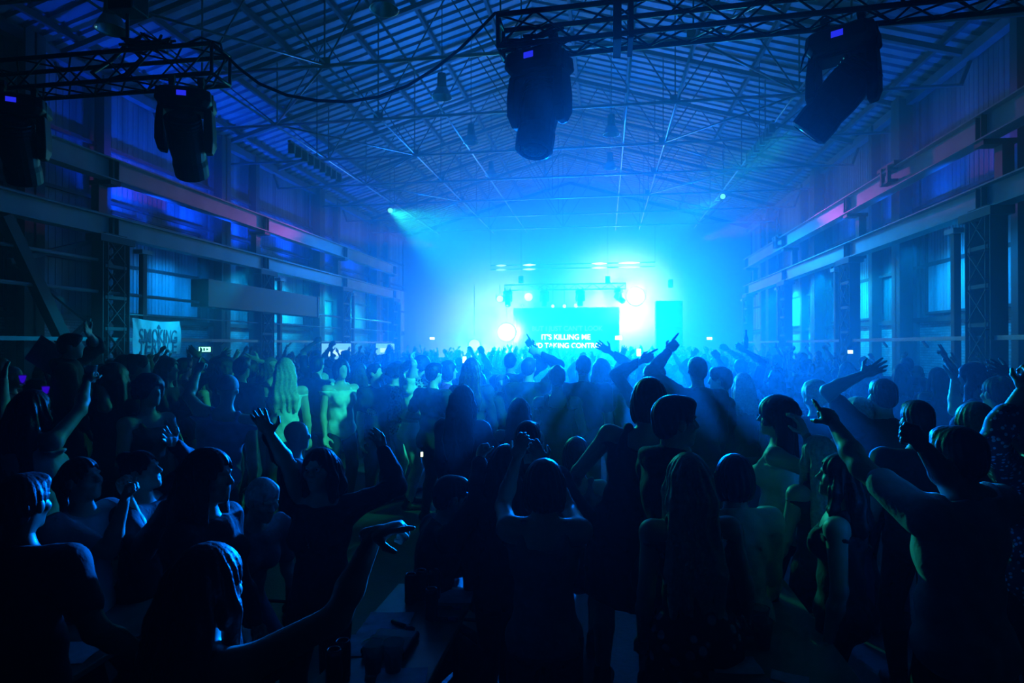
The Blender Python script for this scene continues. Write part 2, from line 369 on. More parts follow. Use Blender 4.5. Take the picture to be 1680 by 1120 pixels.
def make_meshes(B, q, female, hairstyle, hl, top, bottom, mats, h, fine):
    """dict part -> mesh. mats: skin, hair, top, bottom, shoe"""
    out = {}; u = B.S; lo, hi = B.bounds()
    def body(fl):
        B.torso(fl, 0., female)
        for n in 'LR': B.arm(fl, n, 0., 2., female); B.leg(fl, n)
        if not fine: B.head(fl, False)
        else: fl.cone(B.headc-B.H @ np.array([0, .02, .05])*B.u, B.neck, .05*B.u, .054*B.u, .03)
    ch = [(*surf(B, lo, hi, h, body), 0)]
    if fine: ch.append((*surf(B, B.headc-.2, B.headc+.2, h*.5, lambda fl: B.head(fl, True)), 0))
    for n in 'LR':
        sg = -1 if n == 'L' else 1
        c = B.wr[n]+B.hd[n]*.08
        side = sg if True else 1
        ch.append((*surf(B, c-.15, c+.15, .0052 if fine else .0085, lambda fl: hand_prims(fl, B.wr[n], B.hd[n], B.hn[n], -sg, B.u*(1.0 if female else 1.08)*(1. if fine else 1.12), B.hpose[n], .006)), 0))
    out['body'] = np_mesh('body', ch, [mats['skin']])
    T, Tc, w0 = B.T, B.Tc, B.waist
    if hairstyle:
        L = hl*B.u+.25
        out['cap' if hairstyle == 'cap' else 'hair'] = np_mesh('hair', [(*surf(B, B.headc-np.array([.24, .24, L]), B.headc+np.array([.24, .24, .24]), h*(.55 if fine else .8), lambda fl: B.hair(fl, hairstyle, hl)), 0)], [mats['hair']])
    if top:
        g = {'tank': .015, 'tee': .019, 'long': .018, 'crop': .014, 'hoodie': .028, 'loose': .032, 'dress': .014, 'blouse': .024}[top]
        slv = {'tank': 0, 'tee': .62, 'long': 1.93, 'crop': .35, 'hoodie': 1.95, 'loose': 0, 'dress': 0, 'blouse': 1.55}[top]
        hem = {'tank': -.12, 'tee': -.15, 'long': -.13, 'crop': -.01, 'hoodie': -.15, 'loose': -.17, 'dress': -.33, 'blouse': -.14}[top]
        def shirt(fl):
            B.torso(fl, g, female)
            if top == 'dress':
                for n in 'LR': B.leg(fl, n, g+.01, .7)
                a = (B.hip['L']+B.hip['R'])/2; fl.cone(a, (B.kn['L']+B.kn['R'])/2, .095*u, .100*u, .05)
                for n in 'LR': fl.cone(B.hip[n], B.kn[n], .068*u, .070*u, .05)
            if top in ('tank', 'loose', 'dress'):
                nl = .165 if top != 'loose' else .18
                fl.clip(lambda Q: ((Q-w0) @ Tc)[..., 2]-nl*u)
                for sg in (-1, 1):
                    x = sg*.058; fl.cone(w0+Tc @ np.array([x, -.052, .15])*u, w0+Tc @ np.array([x, -.015, .222])*u, .016*u, .015*u, .01); fl.cone(w0+Tc @ np.array([x, -.015, .222])*u, w0+Tc @ np.array([x, .055, .15])*u, .015*u, .016*u, .01)
            else:
                for n in 'LR': B.arm(fl, n, g*(.85 if slv < 1.2 else .75), slv, female)
            if top == 'hoodie': fl.ell(w0+Tc @ np.array([0, -.055, .225])*u, np.array([.07, .035, .035])*u, Tc, .03)
            fl.clip(lambda Q: (lambda q: np.maximum(hem*u-q[..., 2], np.minimum(q[..., 2]+.32*q[..., 1]-.228*u-(.03*u if top == 'hoodie' else 0), .078*u-np.abs(q[..., 0]))))((Q-w0) @ Tc) if top != 'dress' else (lambda q: hem*u-q[..., 2])((Q-w0) @ T))
            fl.mod(lambda Q: .0035*np.sin(Q[..., 2]*31+Q[..., 0]*24+np.sin(Q[..., 1]*27)*2)+.002*np.sin(Q[..., 0]*70+Q[..., 2]*35))
        out['dress' if top == 'dress' else 'top'] = np_mesh('top', [(*surf(B, lo, hi, h, shirt), 0)], [mats['top']])
    if bottom and top != 'dress':
        g = .010; fr = {'trousers': 1.93, 'shorts': .55, 'jeans': 1.95, 'skirt': .5}[bottom]
        def trou(fl):
            fl.ell(B.pel+T @ np.array([0, -.004, .01])*u, np.array([.098*B.w, .070, .070])*u, T, .03, .006)
            fl.ell(B.waist, np.array([.08*B.w, .058, .085])*u, T, .04, .004)
            for sg in (-1, 1): fl.ell(B.pel+T @ np.array([sg*.04, -.042, -.012])*u, np.array([.045, .045, .048])*u, T, .03, .005)
            for n in 'LR': B.leg(fl, n, g, fr)
            if bottom == 'skirt':
                a = (B.hip['L']+B.hip['R'])/2; fl.cone(a, (B.kn['L']+B.kn['R'])/2-np.array([0, 0, -.1]), .095*u, .10*u, .05)
            fl.clip(lambda Q: ((Q-w0) @ T)[..., 2]+.022*u)
        out[{'shorts': 'shorts', 'skirt': 'skirt'}.get(bottom, 'trousers')] = np_mesh('trousers', [(*surf(B, lo*[1, 1, 0]+[0, 0, B.an['L'][2]-.1], np.array([hi[0], hi[1], B.waist[2]+.1]), h*1.2, trou), 0)], [mats['bottom']])
    for n in 'LR':
        a = B.an[n]; f = B.Y @ np.array([0, 1., 0])
        v = surf(B, a-.2, a+.3, h*1.2, lambda fl: (fl.cone(a+f*-.02*u-np.array([0, 0, .022*u]), a+f*.085*u-np.array([0, 0, .026*u]), .030*u, .024*u, .02), fl.cone(a-np.array([0, 0, .02*u]), a+np.array([0, 0, .03*u]), .031*u, .028*u, .02), fl.clip(lambda Q: a[2]-.045*u-Q[..., 2])))
        out['shoe' if n == 'L' else 'shoe_'] = np_mesh('shoe', [(*v, 0)], [mats['shoe']])
    return out
# ------------------------------------------------------------------ the hall
XL, XR, WL, WR, XC = -12.35, 7.65, -13.95, 9.25, -2.35
Y0, Y1 = -3.0, 41.0
CY = [6.7, 13.7, 20.7, 27.6, 34.5]
EAVE, TIE, RIDGE = 9.55, 8.75, 12.9
ORD = ['first', 'second', 'third', 'fourth', 'fifth', 'sixth', 'seventh', 'eighth', 'ninth', 'tenth']
M_steel = mat('painted_steel', (.16, .17, .18), .55, var=.25, vscale=3)
M_dark = mat('dark_steel', (.045, .047, .05), .6)
M_rail = mat('crane_rail_paint', (.42, .43, .43), .42, var=.18, vscale=1.2)
M_conc = mat('concrete_floor', (.10, .10, .10), .45, var=.3, vscale=1.5, bump=.15, bscale=30)
M_roofbar = mat('roof_steel', (.45, .46, .47), .3, metal=.75)
M_purlin = mat('purlin_timber', (.10, .095, .09), .7)
M_black = mat('black_powder_coat', (.012, .012, .014), .5)
M_alu = mat('truss_tube', (.03, .03, .032), .42, metal=.7)
M_rubber = mat('cable_rubber', (.008, .008, .008), .6)
M_glass = mat('lens_glass', (.02, .02, .03), .08)
def brick_mat():
    m = bpy.data.materials.new('painted_brick'); m.use_nodes = True; nt = m.node_tree; b = nt.nodes['Principled BSDF']
    tc = nt.nodes.new('ShaderNodeTexCoord'); mp = nt.nodes.new('ShaderNodeMapping'); mp.inputs['Rotation'].default_value = (PI/2, 0, PI/2)
    br = nt.nodes.new('ShaderNodeTexBrick'); br.inputs['Scale'].default_value = 1.; br.inputs['Brick Width'].default_value = .23; br.inputs['Row Height'].default_value = .075
    br.inputs['Mortar Size'].default_value = .006; br.inputs['Color1'].default_value = (.72, .72, .70, 1); br.inputs['Color2'].default_value = (.5, .5, .49, 1); br.inputs['Mortar'].default_value = (.2, .2, .2, 1)
    sx = nt.nodes.new('ShaderNodeSeparateXYZ'); cx = nt.nodes.new('ShaderNodeCombineXYZ')
    nt.links.new(tc.outputs['Object'], sx.inputs[0]); nt.links.new(sx.outputs['Y'], cx.inputs['X']); nt.links.new(sx.outputs['Z'], cx.inputs['Y']); nt.links.new(cx.outputs[0], br.inputs['Vector'])
    no = nt.nodes.new('ShaderNodeTexNoise'); no.inputs['Scale'].default_value = 1.1; no.inputs['Detail'].default_value = 5
    nt.links.new(tc.outputs['Object'], no.inputs['Vector'])
    mx = nt.nodes.new('ShaderNodeMixRGB'); mx.blend_type = 'MULTIPLY'; mx.inputs['Fac'].default_value = .8
    rp = nt.nodes.new('ShaderNodeValToRGB'); rp.color_ramp.elements[0].position = .35; rp.color_ramp.elements[0].color = (.5, .5, .5, 1); rp.color_ramp.elements[1].position = .62
    nt.links.new(no.outputs['Fac'], rp.inputs[0]); nt.links.new(br.outputs['Color'], mx.inputs['Color1']); nt.links.new(rp.outputs['Color'], mx.inputs['Color2']); nt.links.new(mx.outputs[0], b.inputs['Base Color'])
    bp = nt.nodes.new('ShaderNodeBump'); bp.inputs['Strength'].default_value = .6; bp.inputs['Distance'].default_value = .02
    nt.links.new(br.outputs['Fac'], bp.inputs['Height']); bp.invert = True; nt.links.new(bp.outputs[0], b.inputs['Normal']); b.inputs['Roughness'].default_value = .6
    return m
M_brick = brick_mat()
def sheet_mat(name, col, per, streak):
    """ribbed sheet with rust and dirt streaks running down it"""
    m = bpy.data.materials.new(name); m.use_nodes = True; nt = m.node_tree; b = nt.nodes['Principled BSDF']
    tc = nt.nodes.new('ShaderNodeTexCoord'); mp = nt.nodes.new('ShaderNodeMapping'); mp.inputs['Scale'].default_value = (2.2, 2.2, .12)
    no = nt.nodes.new('ShaderNodeTexNoise'); no.inputs['Scale'].default_value = 1.; no.inputs['Detail'].default_value = 5
    rp = nt.nodes.new('ShaderNodeValToRGB'); rp.color_ramp.elements[0].position = .36; rp.color_ramp.elements[1].position = .64
    rp.color_ramp.elements[0].color = (*[c*(1-streak) for c in col], 1); rp.color_ramp.elements[1].color = (*col, 1)
    nt.links.new(tc.outputs['Object'], mp.inputs[0]); nt.links.new(mp.outputs[0], no.inputs['Vector']); nt.links.new(no.outputs['Fac'], rp.inputs[0]); nt.links.new(rp.outputs[0], b.inputs['Base Color'])
    b.inputs['Roughness'].default_value = .5
    return m
M_sheet = sheet_mat('wall_sheet', (.30, .31, .32), .2, .55)
M_pane = sheet_mat('frosted_glazing', (.62, .64, .66), .2, .45)
M_roof = sheet_mat('roof_sheet', (.33, .34, .35), .3, .35)
S = lambda o, lab=None: tag(o, lab, kind='structure')
S(MB().box((WL-1, Y0, -.3), (WR+1, Y1+1, 0)).build('floor', M_conc))
# --- side walls: painted brick below, ribbed sheet above
def side_wall(name, x, sg):
    b = MB(); b.box((min(x, x+sg*.35), Y0, 0), (max(x, x+sg*.35), Y1, 2.8), 0)
    # ribbed sheet, real ribs
    n = int((Y1-Y0)/.2); prof = []
    for i in range(n):
        y = Y0+i*.2; prof += [(y, .0), (y+.15, .0), (y+.165, .008), (y+.19, .008)]
    prof.append((Y1, 0)); vs, fs = [], []
    for y, d in prof: vs += [(x-sg*d+sg*.08, y, 2.8), (x-sg*d+sg*.08, y, EAVE+.3)]
    for i in range(len(prof)-1): fs.append((2*i, 2*i+1, 2*i+3, 2*i+2))
    b.add(vs, fs, 1)
    b.box((min(x+sg*.14, x+sg*.35), Y0, 2.8), (max(x+sg*.14, x+sg*.35), Y1, EAVE+.3), 1)
    w = S(b.build(name, [M_brick, M_sheet]))
    led = MB().box((x-.1 if sg > 0 else x-.05, Y0, 2.76), (x+.05 if sg > 0 else x+.1, Y1, 2.9)).build('ledge', M_dark, w)
    for z in (4.35, 6.1, 7.6): MB().box((min(x, x-sg*.09), Y0, z), (max(x, x-sg*.09), Y1, z+.09)).build('sheeting_rail', M_dark, w)
    MB().box((min(x, x-sg*.25), Y0, EAVE-.2), (max(x, x-sg*.25), Y1, EAVE+.05)).build('eaves_beam', M_steel, w)
    return w
side_wall('wall_left', WL, -1); side_wall('wall_right', WR, 1)
b = MB(); b.add([(WL, Y1, 0), (WR, Y1, 0), (WR, Y1, EAVE), (XC, Y1, RIDGE), (WL, Y1, EAVE), (WL, Y1+.3, 0), (WR, Y1+.3, 0), (WR, Y1+.3, EAVE), (XC, Y1+.3, RIDGE), (WL, Y1+.3, EAVE)],
    [(0, 1, 2, 3, 4), (9, 8, 7, 6, 5), (0, 5, 6, 1), (1, 6, 7, 2), (2, 7, 8, 3), (3, 8, 9, 4), (4, 9, 5, 0)]); S(b.build('wall_back', mat('back_wall_render', (.26, .27, .28), .8)))
# --- roof: two slopes of ribbed sheet on purlins
b = MB(); per = .44; n = int((Y1-Y0)/per)
for sg in (-1, 1):
    xe = WL-.3 if sg < 0 else WR+.3; ze = EAVE-.05; vs, fs, prof = [], [], []
    for i in range(n+1):
        y = Y0+i*per; prof += [(y, 0), (y+.26, 0), (y+.30, .07), (y+.40, .07)]
    for y, d in prof: vs += [(xe, y, ze+.25+d), (XC, y, RIDGE+.25+d)]
    for i in range(len(prof)-1): fs.append((2*i, 2*i+1, 2*i+3, 2*i+2) if sg > 0 else (2*i, 2*i+2, 2*i+3, 2*i+1))
    b.add(vs, fs)
    b.add([(xe, Y0, ze+.5), (XC, Y0, RIDGE+.5), (XC, Y1+.5, RIDGE+.5), (xe, Y1+.5, ze+.5)], [(0, 1, 2, 3)])
roof = S(b.build('ceiling', M_roof))
for sg in (-1, 1):
    for k in range(6):
        t = (k+.35)/6; x = (WL if sg < 0 else WR)*(1-t)+XC*t; z = EAVE*(1-t)+RIDGE*t
        MB().box((x-.05, Y0, z+.04), (x+.05, Y1, z+.2)).build('purlin', M_purlin, roof)
# --- roof trusses
TY = [6.7+3.47*k for k in range(9)]
def zr(x): return RIDGE-(RIDGE-EAVE)*abs(x-XC)/(WR-XC)
for i, y in enumerate(TY):
    k = len(TY)-1-i
    t = thing('roof_truss', f'slender steel roof truss across the hall, {ORD[k]} counted back from the stage', 'roof truss', (XC, y, TIE), group='roof trusses'); t['kind'] = 'thing'
    hw = WR-XC
    for sg in (-1, 1): MB().bar((XC+sg*hw, y, EAVE-.05), (XC, y, RIDGE-.02), .13, .14).build('rafter', M_purlin, t)
    MB().tube([(WL+.2, y, TIE), (WR-.2, y, TIE)], .042, 12).build('tie_beam', M_roofbar, t, smooth=True)
    for sg in (-1, 1): MB().bar((XC+sg*hw, y, EAVE-.1), (XC+sg*(hw-.25), y, TIE), .08, .08).build('tie_end', M_purlin, t)
    xs = [0, 2.15, 4.25, 5.9, 7.45, 9.3]
    w = MB()
    for sg in (-1, 1):
        for j, dx in enumerate(xs):
            if dx in (2.15, 5.9, 9.3): continue
            w.bar((XC+sg*dx, y, TIE), (XC+sg*dx, y, zr(XC+dx)), .032, .032)
        for a, c in ((0, 2.15), (4.25, 2.15), (4.25, 5.9), (7.45, 5.9), (7.45, 9.3)): w.bar((XC+sg*a, y, TIE), (XC+sg*c, y, zr(XC+c)), .032, .032)
    w.build('web_lattice', M_purlin, t)
    for sg in (-1, 1): MB().box((XC+sg*4.25-.14, y-.012, TIE-.05), (XC+sg*4.25+.14, y+.012, TIE+.2)).build('gusset_plate', M_purlin, t)
# --- runs along the hall at tie level and their wind bracing
for nm, dx in (('outermost on the left', -7.6), ('second from the left wall', -4.25), ('just left of the middle lamps', -2.25), ('just right of the middle', 2.95), ('second from the right wall', 4.3), ('outermost on the right', 7.4)):
    tag(MB().tube([(XC+dx, 4.5, TIE+.06), (XC+dx, 36, TIE+.06)], .028, 10).build('longitudinal_tie', M_roofbar, smooth=True), f'thin pale steel bar running the length of the roof, {nm}', 'roof bar', 'longitudinal roof bars', 'thing')
nb = 0
for i in range(1, 8, 1):
    for sg in (-1, 1):
        a, c = (4.25, 7.5) if i % 2 else (7.5, 4.25)
        o = MB().tube([(XC+sg*a, TY[i-1], TIE+.02), (XC+sg*c, TY[i], TIE+.02)], .03, 10).build('wind_brace', M_roofbar, smooth=True)
        tag(o, f'diagonal roof brace on the {"left" if sg < 0 else "right"} side, in the {ORD[8-i]} bay counted from the stage', 'roof brace', 'diagonal roof braces', 'thing')
# --- crane rails
def crane_rail(x, z, h, lab, sg):
    t = thing('crane_rail', lab, 'crane rail beam', (x, 0, z-h/2)); t['kind'] = 'thing'
    b = MB(); b.box((x-.02, -2.5, z-h/2+.03), (x+.02, 34.9, z+h/2-.03)); b.box((x-.17, -2.5, z-h/2), (x+.17, 34.9, z-h/2+.03)); b.box((x-.17, -2.5, z+h/2-.03), (x+.17, 34.9, z+h/2))
    b.build('beam', M_rail, t); MB().box((x-.03, -2.5, z+h/2), (x+.03, 34.9, z+h/2+.06)).build('running_rail', M_steel, t)
    for y in CY:
        st = MB()
        for dy in (-.09, .09): st.box((x-.13, y+dy-.01, z-h/2+.03), (x+.13, y+dy+.01, z+h/2-.03))
        for k in range(3): st.tube([(x-sg*.02, y, z-h*.28+k*h*.28), (x-sg*.05, y, z-h*.28+k*h*.28)], .035, 8)
        st.build('splice_plate', M_dark, t)
    return t
crane_rail(XL, 5.08, .5, 'long pale steel beam along the left wall, the lower of the two', 1)
crane_rail(XL, 6.52, .54, 'long pale steel beam along the left wall, the upper one with a pink sheen', 1)
crane_rail(XR, 5.08, .5, 'long pale steel beam along the right wall, the lower of the two', -1)
crane_rail(XR, 6.52, .54, 'long pale steel beam along the right wall, the upper one with a pink top edge', -1)
for (x, y, d) in ((XR, 11.2, 'nearer'), (XR, 17.6, 'middle'), (XR, 28.3, 'farther')):
    t = MB(); 
    for dz in (.18, -.12): t.box((x-.26, y-.3, 6.52+dz), (x-.05, y+.3, 6.52+dz+.07))
    t.box((x-.28, y-.22, 6.40), (x-.19, y-.14, 6.85)); t.box((x-.28, y+.14, 6.40), (x-.19, y+.22, 6.85)); t.box((x-.24, y-.5, 6.80), (x+.2, y+.5, 6.9))
    tag(t.build('beam_clamp', M_dark), f'dark bolted clamp gripping the upper right crane rail, the {d} of three', 'clamp', 'clamps on the upper right rail')
# --- lattice columns under the crane rails
def lattice_column(x, y, sg, lab):
    t = thing('lattice_column', lab, 'steel column', (x, y, 0)); t['kind'] = 'thing'
    for dy in (-.34, .34): 
        b = MB(); b.box((x-.16, y+dy-.09, 0), (x+.16, y+dy-.07, 4.82)); b.box((x-.16, y+dy+.07, 0), (x+.16, y+dy+.09, 4.82)); b.box((x-.015, y+dy-.07, 0), (x+.015, y+dy+.07, 4.82)); b.build('chord', M_dark, t)
    l = MB(); z = .25
    while z < 4.5:
        for sx in (-.14, .14): l.bar((x+sx, y-.3, z), (x+sx, y+.3, z+.62), .015, .07, up=(1, 0, 0)); l.bar((x+sx, y+.3, z), (x+sx, y-.3, z+.62), .015, .07, up=(1, 0, 0))
        l.box((x-.15, y-.34, z+.66), (x+.15, y+.34, z+.74)); z += .78
    l.build('lacing_lattice', M_dark, t)
    MB().box((x-.22, y-.55, 4.66), (x+.22, y+.55, 4.83)).build('bracket', M_dark, t)
    MB().box((x-.07-.0, y+1.0, 0), (x+.07, y+1.14, 4.55)).build('flanking_post', M_dark, t)
    MB().box((x-.14, y+.88, 4.55), (x+.14, y+1.26, 4.66)).build('post_cap', M_rail, t)
    # upper stub to the high rail
    MB().box((x+sg*.35-.11, y-.13, 4.83), (x+sg*.35+.11, y+.13, 6.24)).build('upper_stub', M_dark, t)
    MB().box((min(x-.12, x+sg*.5), y-.16, 6.14), (max(x+.12, x+sg*.5), y+.16, 6.25)).build('upper_bracket', M_dark, t)
for i, y in enumerate(CY):
    for x, sg, nm in ((XL, -1, 'left'), (XR, 1, 'right')):
        lattice_column(x, y, sg, f'black cross-laced steel column under the {nm} crane rails, {ORD[4-i]} from the stage')
# --- solid wall columns
WY = [5.6, 12.6, 20.0, 27.5, 34.8]
for i, y in enumerate(WY):
    for x, sg, nm in ((WL, -1, 'left'), (WR, 1, 'right')):
        t = thing('wall_column', f'tall solid steel column standing against the {nm} wall, {ORD[4-i]} from the stage', 'wall column', (x, y, 0)); t['kind'] = 'thing'
        xi = x-sg*.55
        b = MB(); b.box((min(x, xi), y-.03, 0), (max(x, xi), y+.03, EAVE)); b.box((min(xi, xi+sg*.06), y-.26, 0), (max(xi, xi+sg*.06), y+.26, EAVE)); b.build('shaft', M_dark, t)
        MB().box((min(x-sg*.0, x-sg*.08), y-.26, 0), (max(x, x-sg*.08), y+.26, EAVE)).build('flange', M_steel, t)
        MB().box((min(x, x-sg*.7), y-.3, 0), (max(x, x-sg*.7), y+.3, .25)).build('foot_plate', M_dark, t)
    for x, sg, nm in ((WL, -1, 'left'), (WR, 1, 'right')):
        yy = y+2.4
        tag(MB().box((min(x, x-sg*.3), yy-.12, 0), (max(x, x-sg*.3), yy+.12, EAVE)).build('wall_post', M_dark), f'thin dark post between the {nm} wall columns, {ORD[4-i]} from the stage', 'wall post', None, 'thing')
# --- frosted glazing between the columns
nw = 0
for x, sg in ((WL, -1), (WR, 1)):
    for y in WY:
        nw += 1
        for (ya, yb, za, zb) in ((y+2.7, y+6.6, 2.98, 5.9),):
            f = MB(); xi = x-sg*.12
            for (a, c) in (((ya, za), (yb, za+.07)), ((ya, zb-.07), (yb, zb)), ((ya, za), (ya+.07, zb)), ((yb-.07, za), (yb, zb))):
                f.box((min(x, xi), a[0], a[1]), (max(x, xi), c[0], c[1]))
            fr = S(f.build(f'window_{nw}', M_dark))
            prof = []; yy = ya+.07
            while yy < yb-.17: prof += [(yy, 0), (yy+.10, 0), (yy+.11, .012), (yy+.14, .012)]; yy += .15
            vs, fs = [], []
            for q, d in prof: vs += [(x-sg*(.055+d), q, za+.07), (x-sg*(.055+d), q, zb-.07)]
            for i in range(len(prof)-1): fs.append((2*i, 2*i+1, 2*i+3, 2*i+2))
            MB().add(vs, fs).box((min(x-sg*.03, x-sg*.05), ya+.05, za+.05), (max(x-sg*.03, x-sg*.05), yb-.05, zb-.05)).build('pane', M_pane, fr)
            MB().box((min(x-sg*.03, x-sg*.11), ya+.05, 4.4), (max(x-sg*.03, x-sg*.11), yb-.05, 4.45)).build('glazing_bar', M_dark, fr)
# --- rails and trays on the walls
def rail_run(x, z, ya, yb, r, lab, name, m): return tag(MB().tube([(x, ya, z), (x, yb, z)], r, 8).build(name, m), lab, 'rail')
rail_run(XL, 3.42, 6.8, 34.4, .045, 'pale pipe rail strung between the left lattice columns, above the banner', 'pipe_rail', M_rail)
rail_run(XL+.05, 2.9, 13.9, 34.4, .022, 'thin pale pipe between the left lattice columns at banner height', 'pipe_rail', M_rail)
for x, sg, nm in ((XL, -1, 'left'), (XR, 1, 'right')):
    t = thing('cable_tray', f'pale metal cable tray on brackets along the {nm} crane columns', 'cable tray', (x, 20, 2.2))
    MB().box((x-.1, 9, 2.2), (x+.1, 34.6, 2.29)).build('tray', M_rail, t)
    for k in range(12): MB().bar((x, 9.5+k*2.15, 2.05), (x, 9.75+k*2.15, 2.2), .05, .04).build('bracket', M_dark, t)
rail_run(XL, 4.2, 5, 13.4, .04, 'pale pipe rail high in the nearest left bay', 'pipe_rail', M_rail)
b = [((XL, 10.9, 4.8), (XL, 13.5, .1), .24, 'thick dark raking strut in the nearest left bay'), ((XL-.3, 11.3, 3.9), (XL-.3, 13.6, 4.75), .11, 'thin brace rising from the raking strut to the left column'),
     ((XL-.3, 11.5, 3.85), (XL-.3, 13.6, 2.5), .09, 'thin brace falling from the raking strut to the left column'), ((XL-.3, 12.4, 1.9), (XL-.3, 13.6, 2.9), .10, 'pale short brace crossing low beside the left column')]
for a, c, w, lab in b: tag(MB().bar(a, c, w, w).build('strut', M_dark if 'dark' in lab else M_steel), lab, 'strut')
# --- banner
def text_mesh(name, body, size, m, extrude=.004, align='CENTER'):
    cu = bpy.data.curves.new(name, 'FONT'); cu.body = body; cu.size = size; cu.extrude = extrude; cu.align_x = align; cu.align_y = 'CENTER'; cu.offset = .012*size
    o = bpy.data.objects.new(name, cu); COL.objects.link(o); bpy.context.view_layer.update()
    me = bpy.data.meshes.new_from_object(o.evaluated_get(bpy.context.evaluated_depsgraph_get())); bpy.data.objects.remove(o); bpy.data.curves.remove(cu)
    me.materials.clear(); me.materials.append(m); q = bpy.data.objects.new(name, me); COL.objects.link(q); return q
A, B_ = at(219, 521, 14.6), at(296, 523, 16.8)
dv = Vector((B_.x-A.x, B_.y-A.y, 0)); W = dv.length; ang = math.atan2(dv.y, dv.x); H = .90
t = thing('banner', 'pale cloth banner lettered SMOKING TERRACE hung beside the left column', 'banner', (A.x, A.y, A.z-H), ang)
def bz(u, v): return .035*math.sin(u*9+v*3)*(1-v)+.06*math.exp(-((u-.22*(1-v)-.02)/.05)**2)*v*.6+.06*math.exp(-((u-1+.25*(1-v))/.05)**2)*v*.6-.02*math.sin(u*21)*(.3+v*.4)
vs, fs = [], []; nu, nv = 40, 24
for s_ in (0, 1):
    for j in range(nv+1):
        for i in range(nu+1):
            u, v = i/nu, j/nv; sag = .05*math.sin(PI*u)*v
            vs.append((u*W, bz(u, v)+s_*.006, v*H-sag))
for j in range(nv):
    for i in range(nu):
        a = j*(nu+1)+i; q = (a, a+1, a+nu+2, a+nu+1); fs += [q, tuple(k+(nu+1)*(nv+1) for k in q)[::-1]]
cl = MB().add(vs, fs).build('cloth', mat('banner_cloth', (.74, .76, .76), .8), smooth=True); cl.parent = t
M_ink = mat('banner_ink', (.10, .13, .2), .8)
for body, sz, x, z in (('SMOKING', .27, .52, .50), ('TERRACE', .27, .52, .20)):
    q = text_mesh('lettering', body, sz, M_ink, .002); q.scale = (W*.80/max(q.dimensions.x, .01),)*3
    me = q.data; sc = q.scale.x
    for v in me.vertices: 
        u = v.co.x*sc/W+x; zz = v.co.z*sc; v.co = (u*W, bz(min(max(u, 0), 1), min(max((z*H+v.co.y*sc)/H, 0), 1))-.008+zz*.3, z*H+v.co.y*sc*1.25)
    q.scale = (1, 1, 1); q.parent = t
q = MB().add([(.46*W, -.012+bz(.5, .8), .74*H), (.56*W, -.012+bz(.5, .8), .74*H), (.51*W, -.012+bz(.5, .85), .86*H), (.46*W, -.004+bz(.5, .8), .74*H), (.56*W, -.004+bz(.5, .8), .74*H), (.51*W, -.004+bz(.5, .85), .86*H)], [(0, 1, 2), (5, 4, 3), (0, 3, 4, 1), (1, 4, 5, 2), (2, 5, 3, 0)]).build('arrow_mark', M_ink); q.parent = t
# --- hoarding under the banner, lit sign, duct, screens by the left wall
p = at(256, 602, 15.3)
tag(MB().box((p.x-1.0, p.y-.03, 0), (p.x+1.0, p.y+.03, 1.78), M=Matrix.Translation((p.x, p.y, 0)) @ Matrix.Rotation(ang, 4, 'Z') @ Matrix.Translation((-p.x, -p.y, 0))).build('hoarding', mat('hoarding_board', (.05, .055, .06), .7)), 'dark boarding panel standing on the floor under the banner', 'hoarding')
def lit_sign(px, py, zc, w, h, lab, col, s, name='exit_sign', glyph=False):
    p = at(px, py, zc); t = thing(name, lab, 'sign', p, YAW*1.5)
    MB().box((-w/2-.02, .0, -h/2-.02), (w/2+.02, .07, h/2+.02)).build('housing', M_black).parent = t
    MB().box((-w/2, -.008, -h/2), (w/2, .0, h/2)).build('lit_panel', emission(name+'_'+lab[:8], col, s)).parent = t
    if glyph:
        d = mat('sign_ink', (.0, .12, .05), .6)
        MB().box((-w*.12, -.014, -h*.3), (w*.02, -.009, h*.3)).add([(w*.15, -.012, -h*.28), (w*.15, -.012, h*.28), (w*.36, -.012, 0)], [(0, 2, 1)]).build('pictogram', d).parent = t
    return t
lit_sign(336, 573, 16.5, .30, .13, 'small green lit exit sign on the left wall past the banner', (.25, 1, .55), 3.0, glyph=True)
lit_sign(1164, 555, 36, .32, .14, 'small white lit exit sign on the back wall right of the stage', (.6, 1, .9), 5)
lit_sign(709, 555, 36, .28, .13, 'small white lit exit sign on the back wall left of the stage', (.6, 1, .95), 5)
lit_sign(1015, 554, 35.5, .40, .22, 'bright white lit box beside the lyrics on the stage', (.7, 1, 1), 8, name='stage_monitor')
p = at(590, 503, 25.5)
t = thing('air_duct', 'long dark rectangular duct hung below the lower left crane rail', 'duct', p)
b = MB(); b.box((XL-.25, p.y-7.2, p.z-.42), (XL+.35, p.y, p.z+.42)); b.build('casing', M_black, t)
MB().box((XL-.29, p.y-.04, p.z-.46), (XL+.39, p.y+.04, p.z+.46)).build('end_flange', M_rail, t)
for dy in (-6, -1.2): MB().tube([(XL, p.y+dy, p.z+.4), (XL, p.y+dy, 4.85)], .015, 6).build('hanger_rod', M_rail, t)
def screen(px, py, zc, w, h, lab, a=YAW*2):
    p = at(px, py, zc); t = thing('menu_screen', lab, 'screen', p, a)
    MB().box((-w/2-.04, .0, -h/2-.04), (w/2+.04, .08, h/2+.04)).build('casing', M_black).parent = t
    MB().box((-w/2, -.006, -h/2), (w/2, .0, h/2)).build('lit_panel', emission('menu_glow', (.25, .85, 1), .9)).parent = t
    MB().box((-w*.28, -.012, -h*.25), (w*.28, -.007, h*.12)).build('bright_block', emission('menu_block', (.6, 1, 1), 1.3)).parent = t
    MB().box((-.05, .02, -p.z), (.05, .07, -h/2)).build('stand', M_black).parent = t
screen(552, 577, 24, 1.15, .66, 'bright white-blue screen beyond the crowd, the nearer of two on the left', .7)
screen(632, 573, 31, .95, .6, 'bright white-blue screen beyond the crowd, the farther of two on the left', .6)
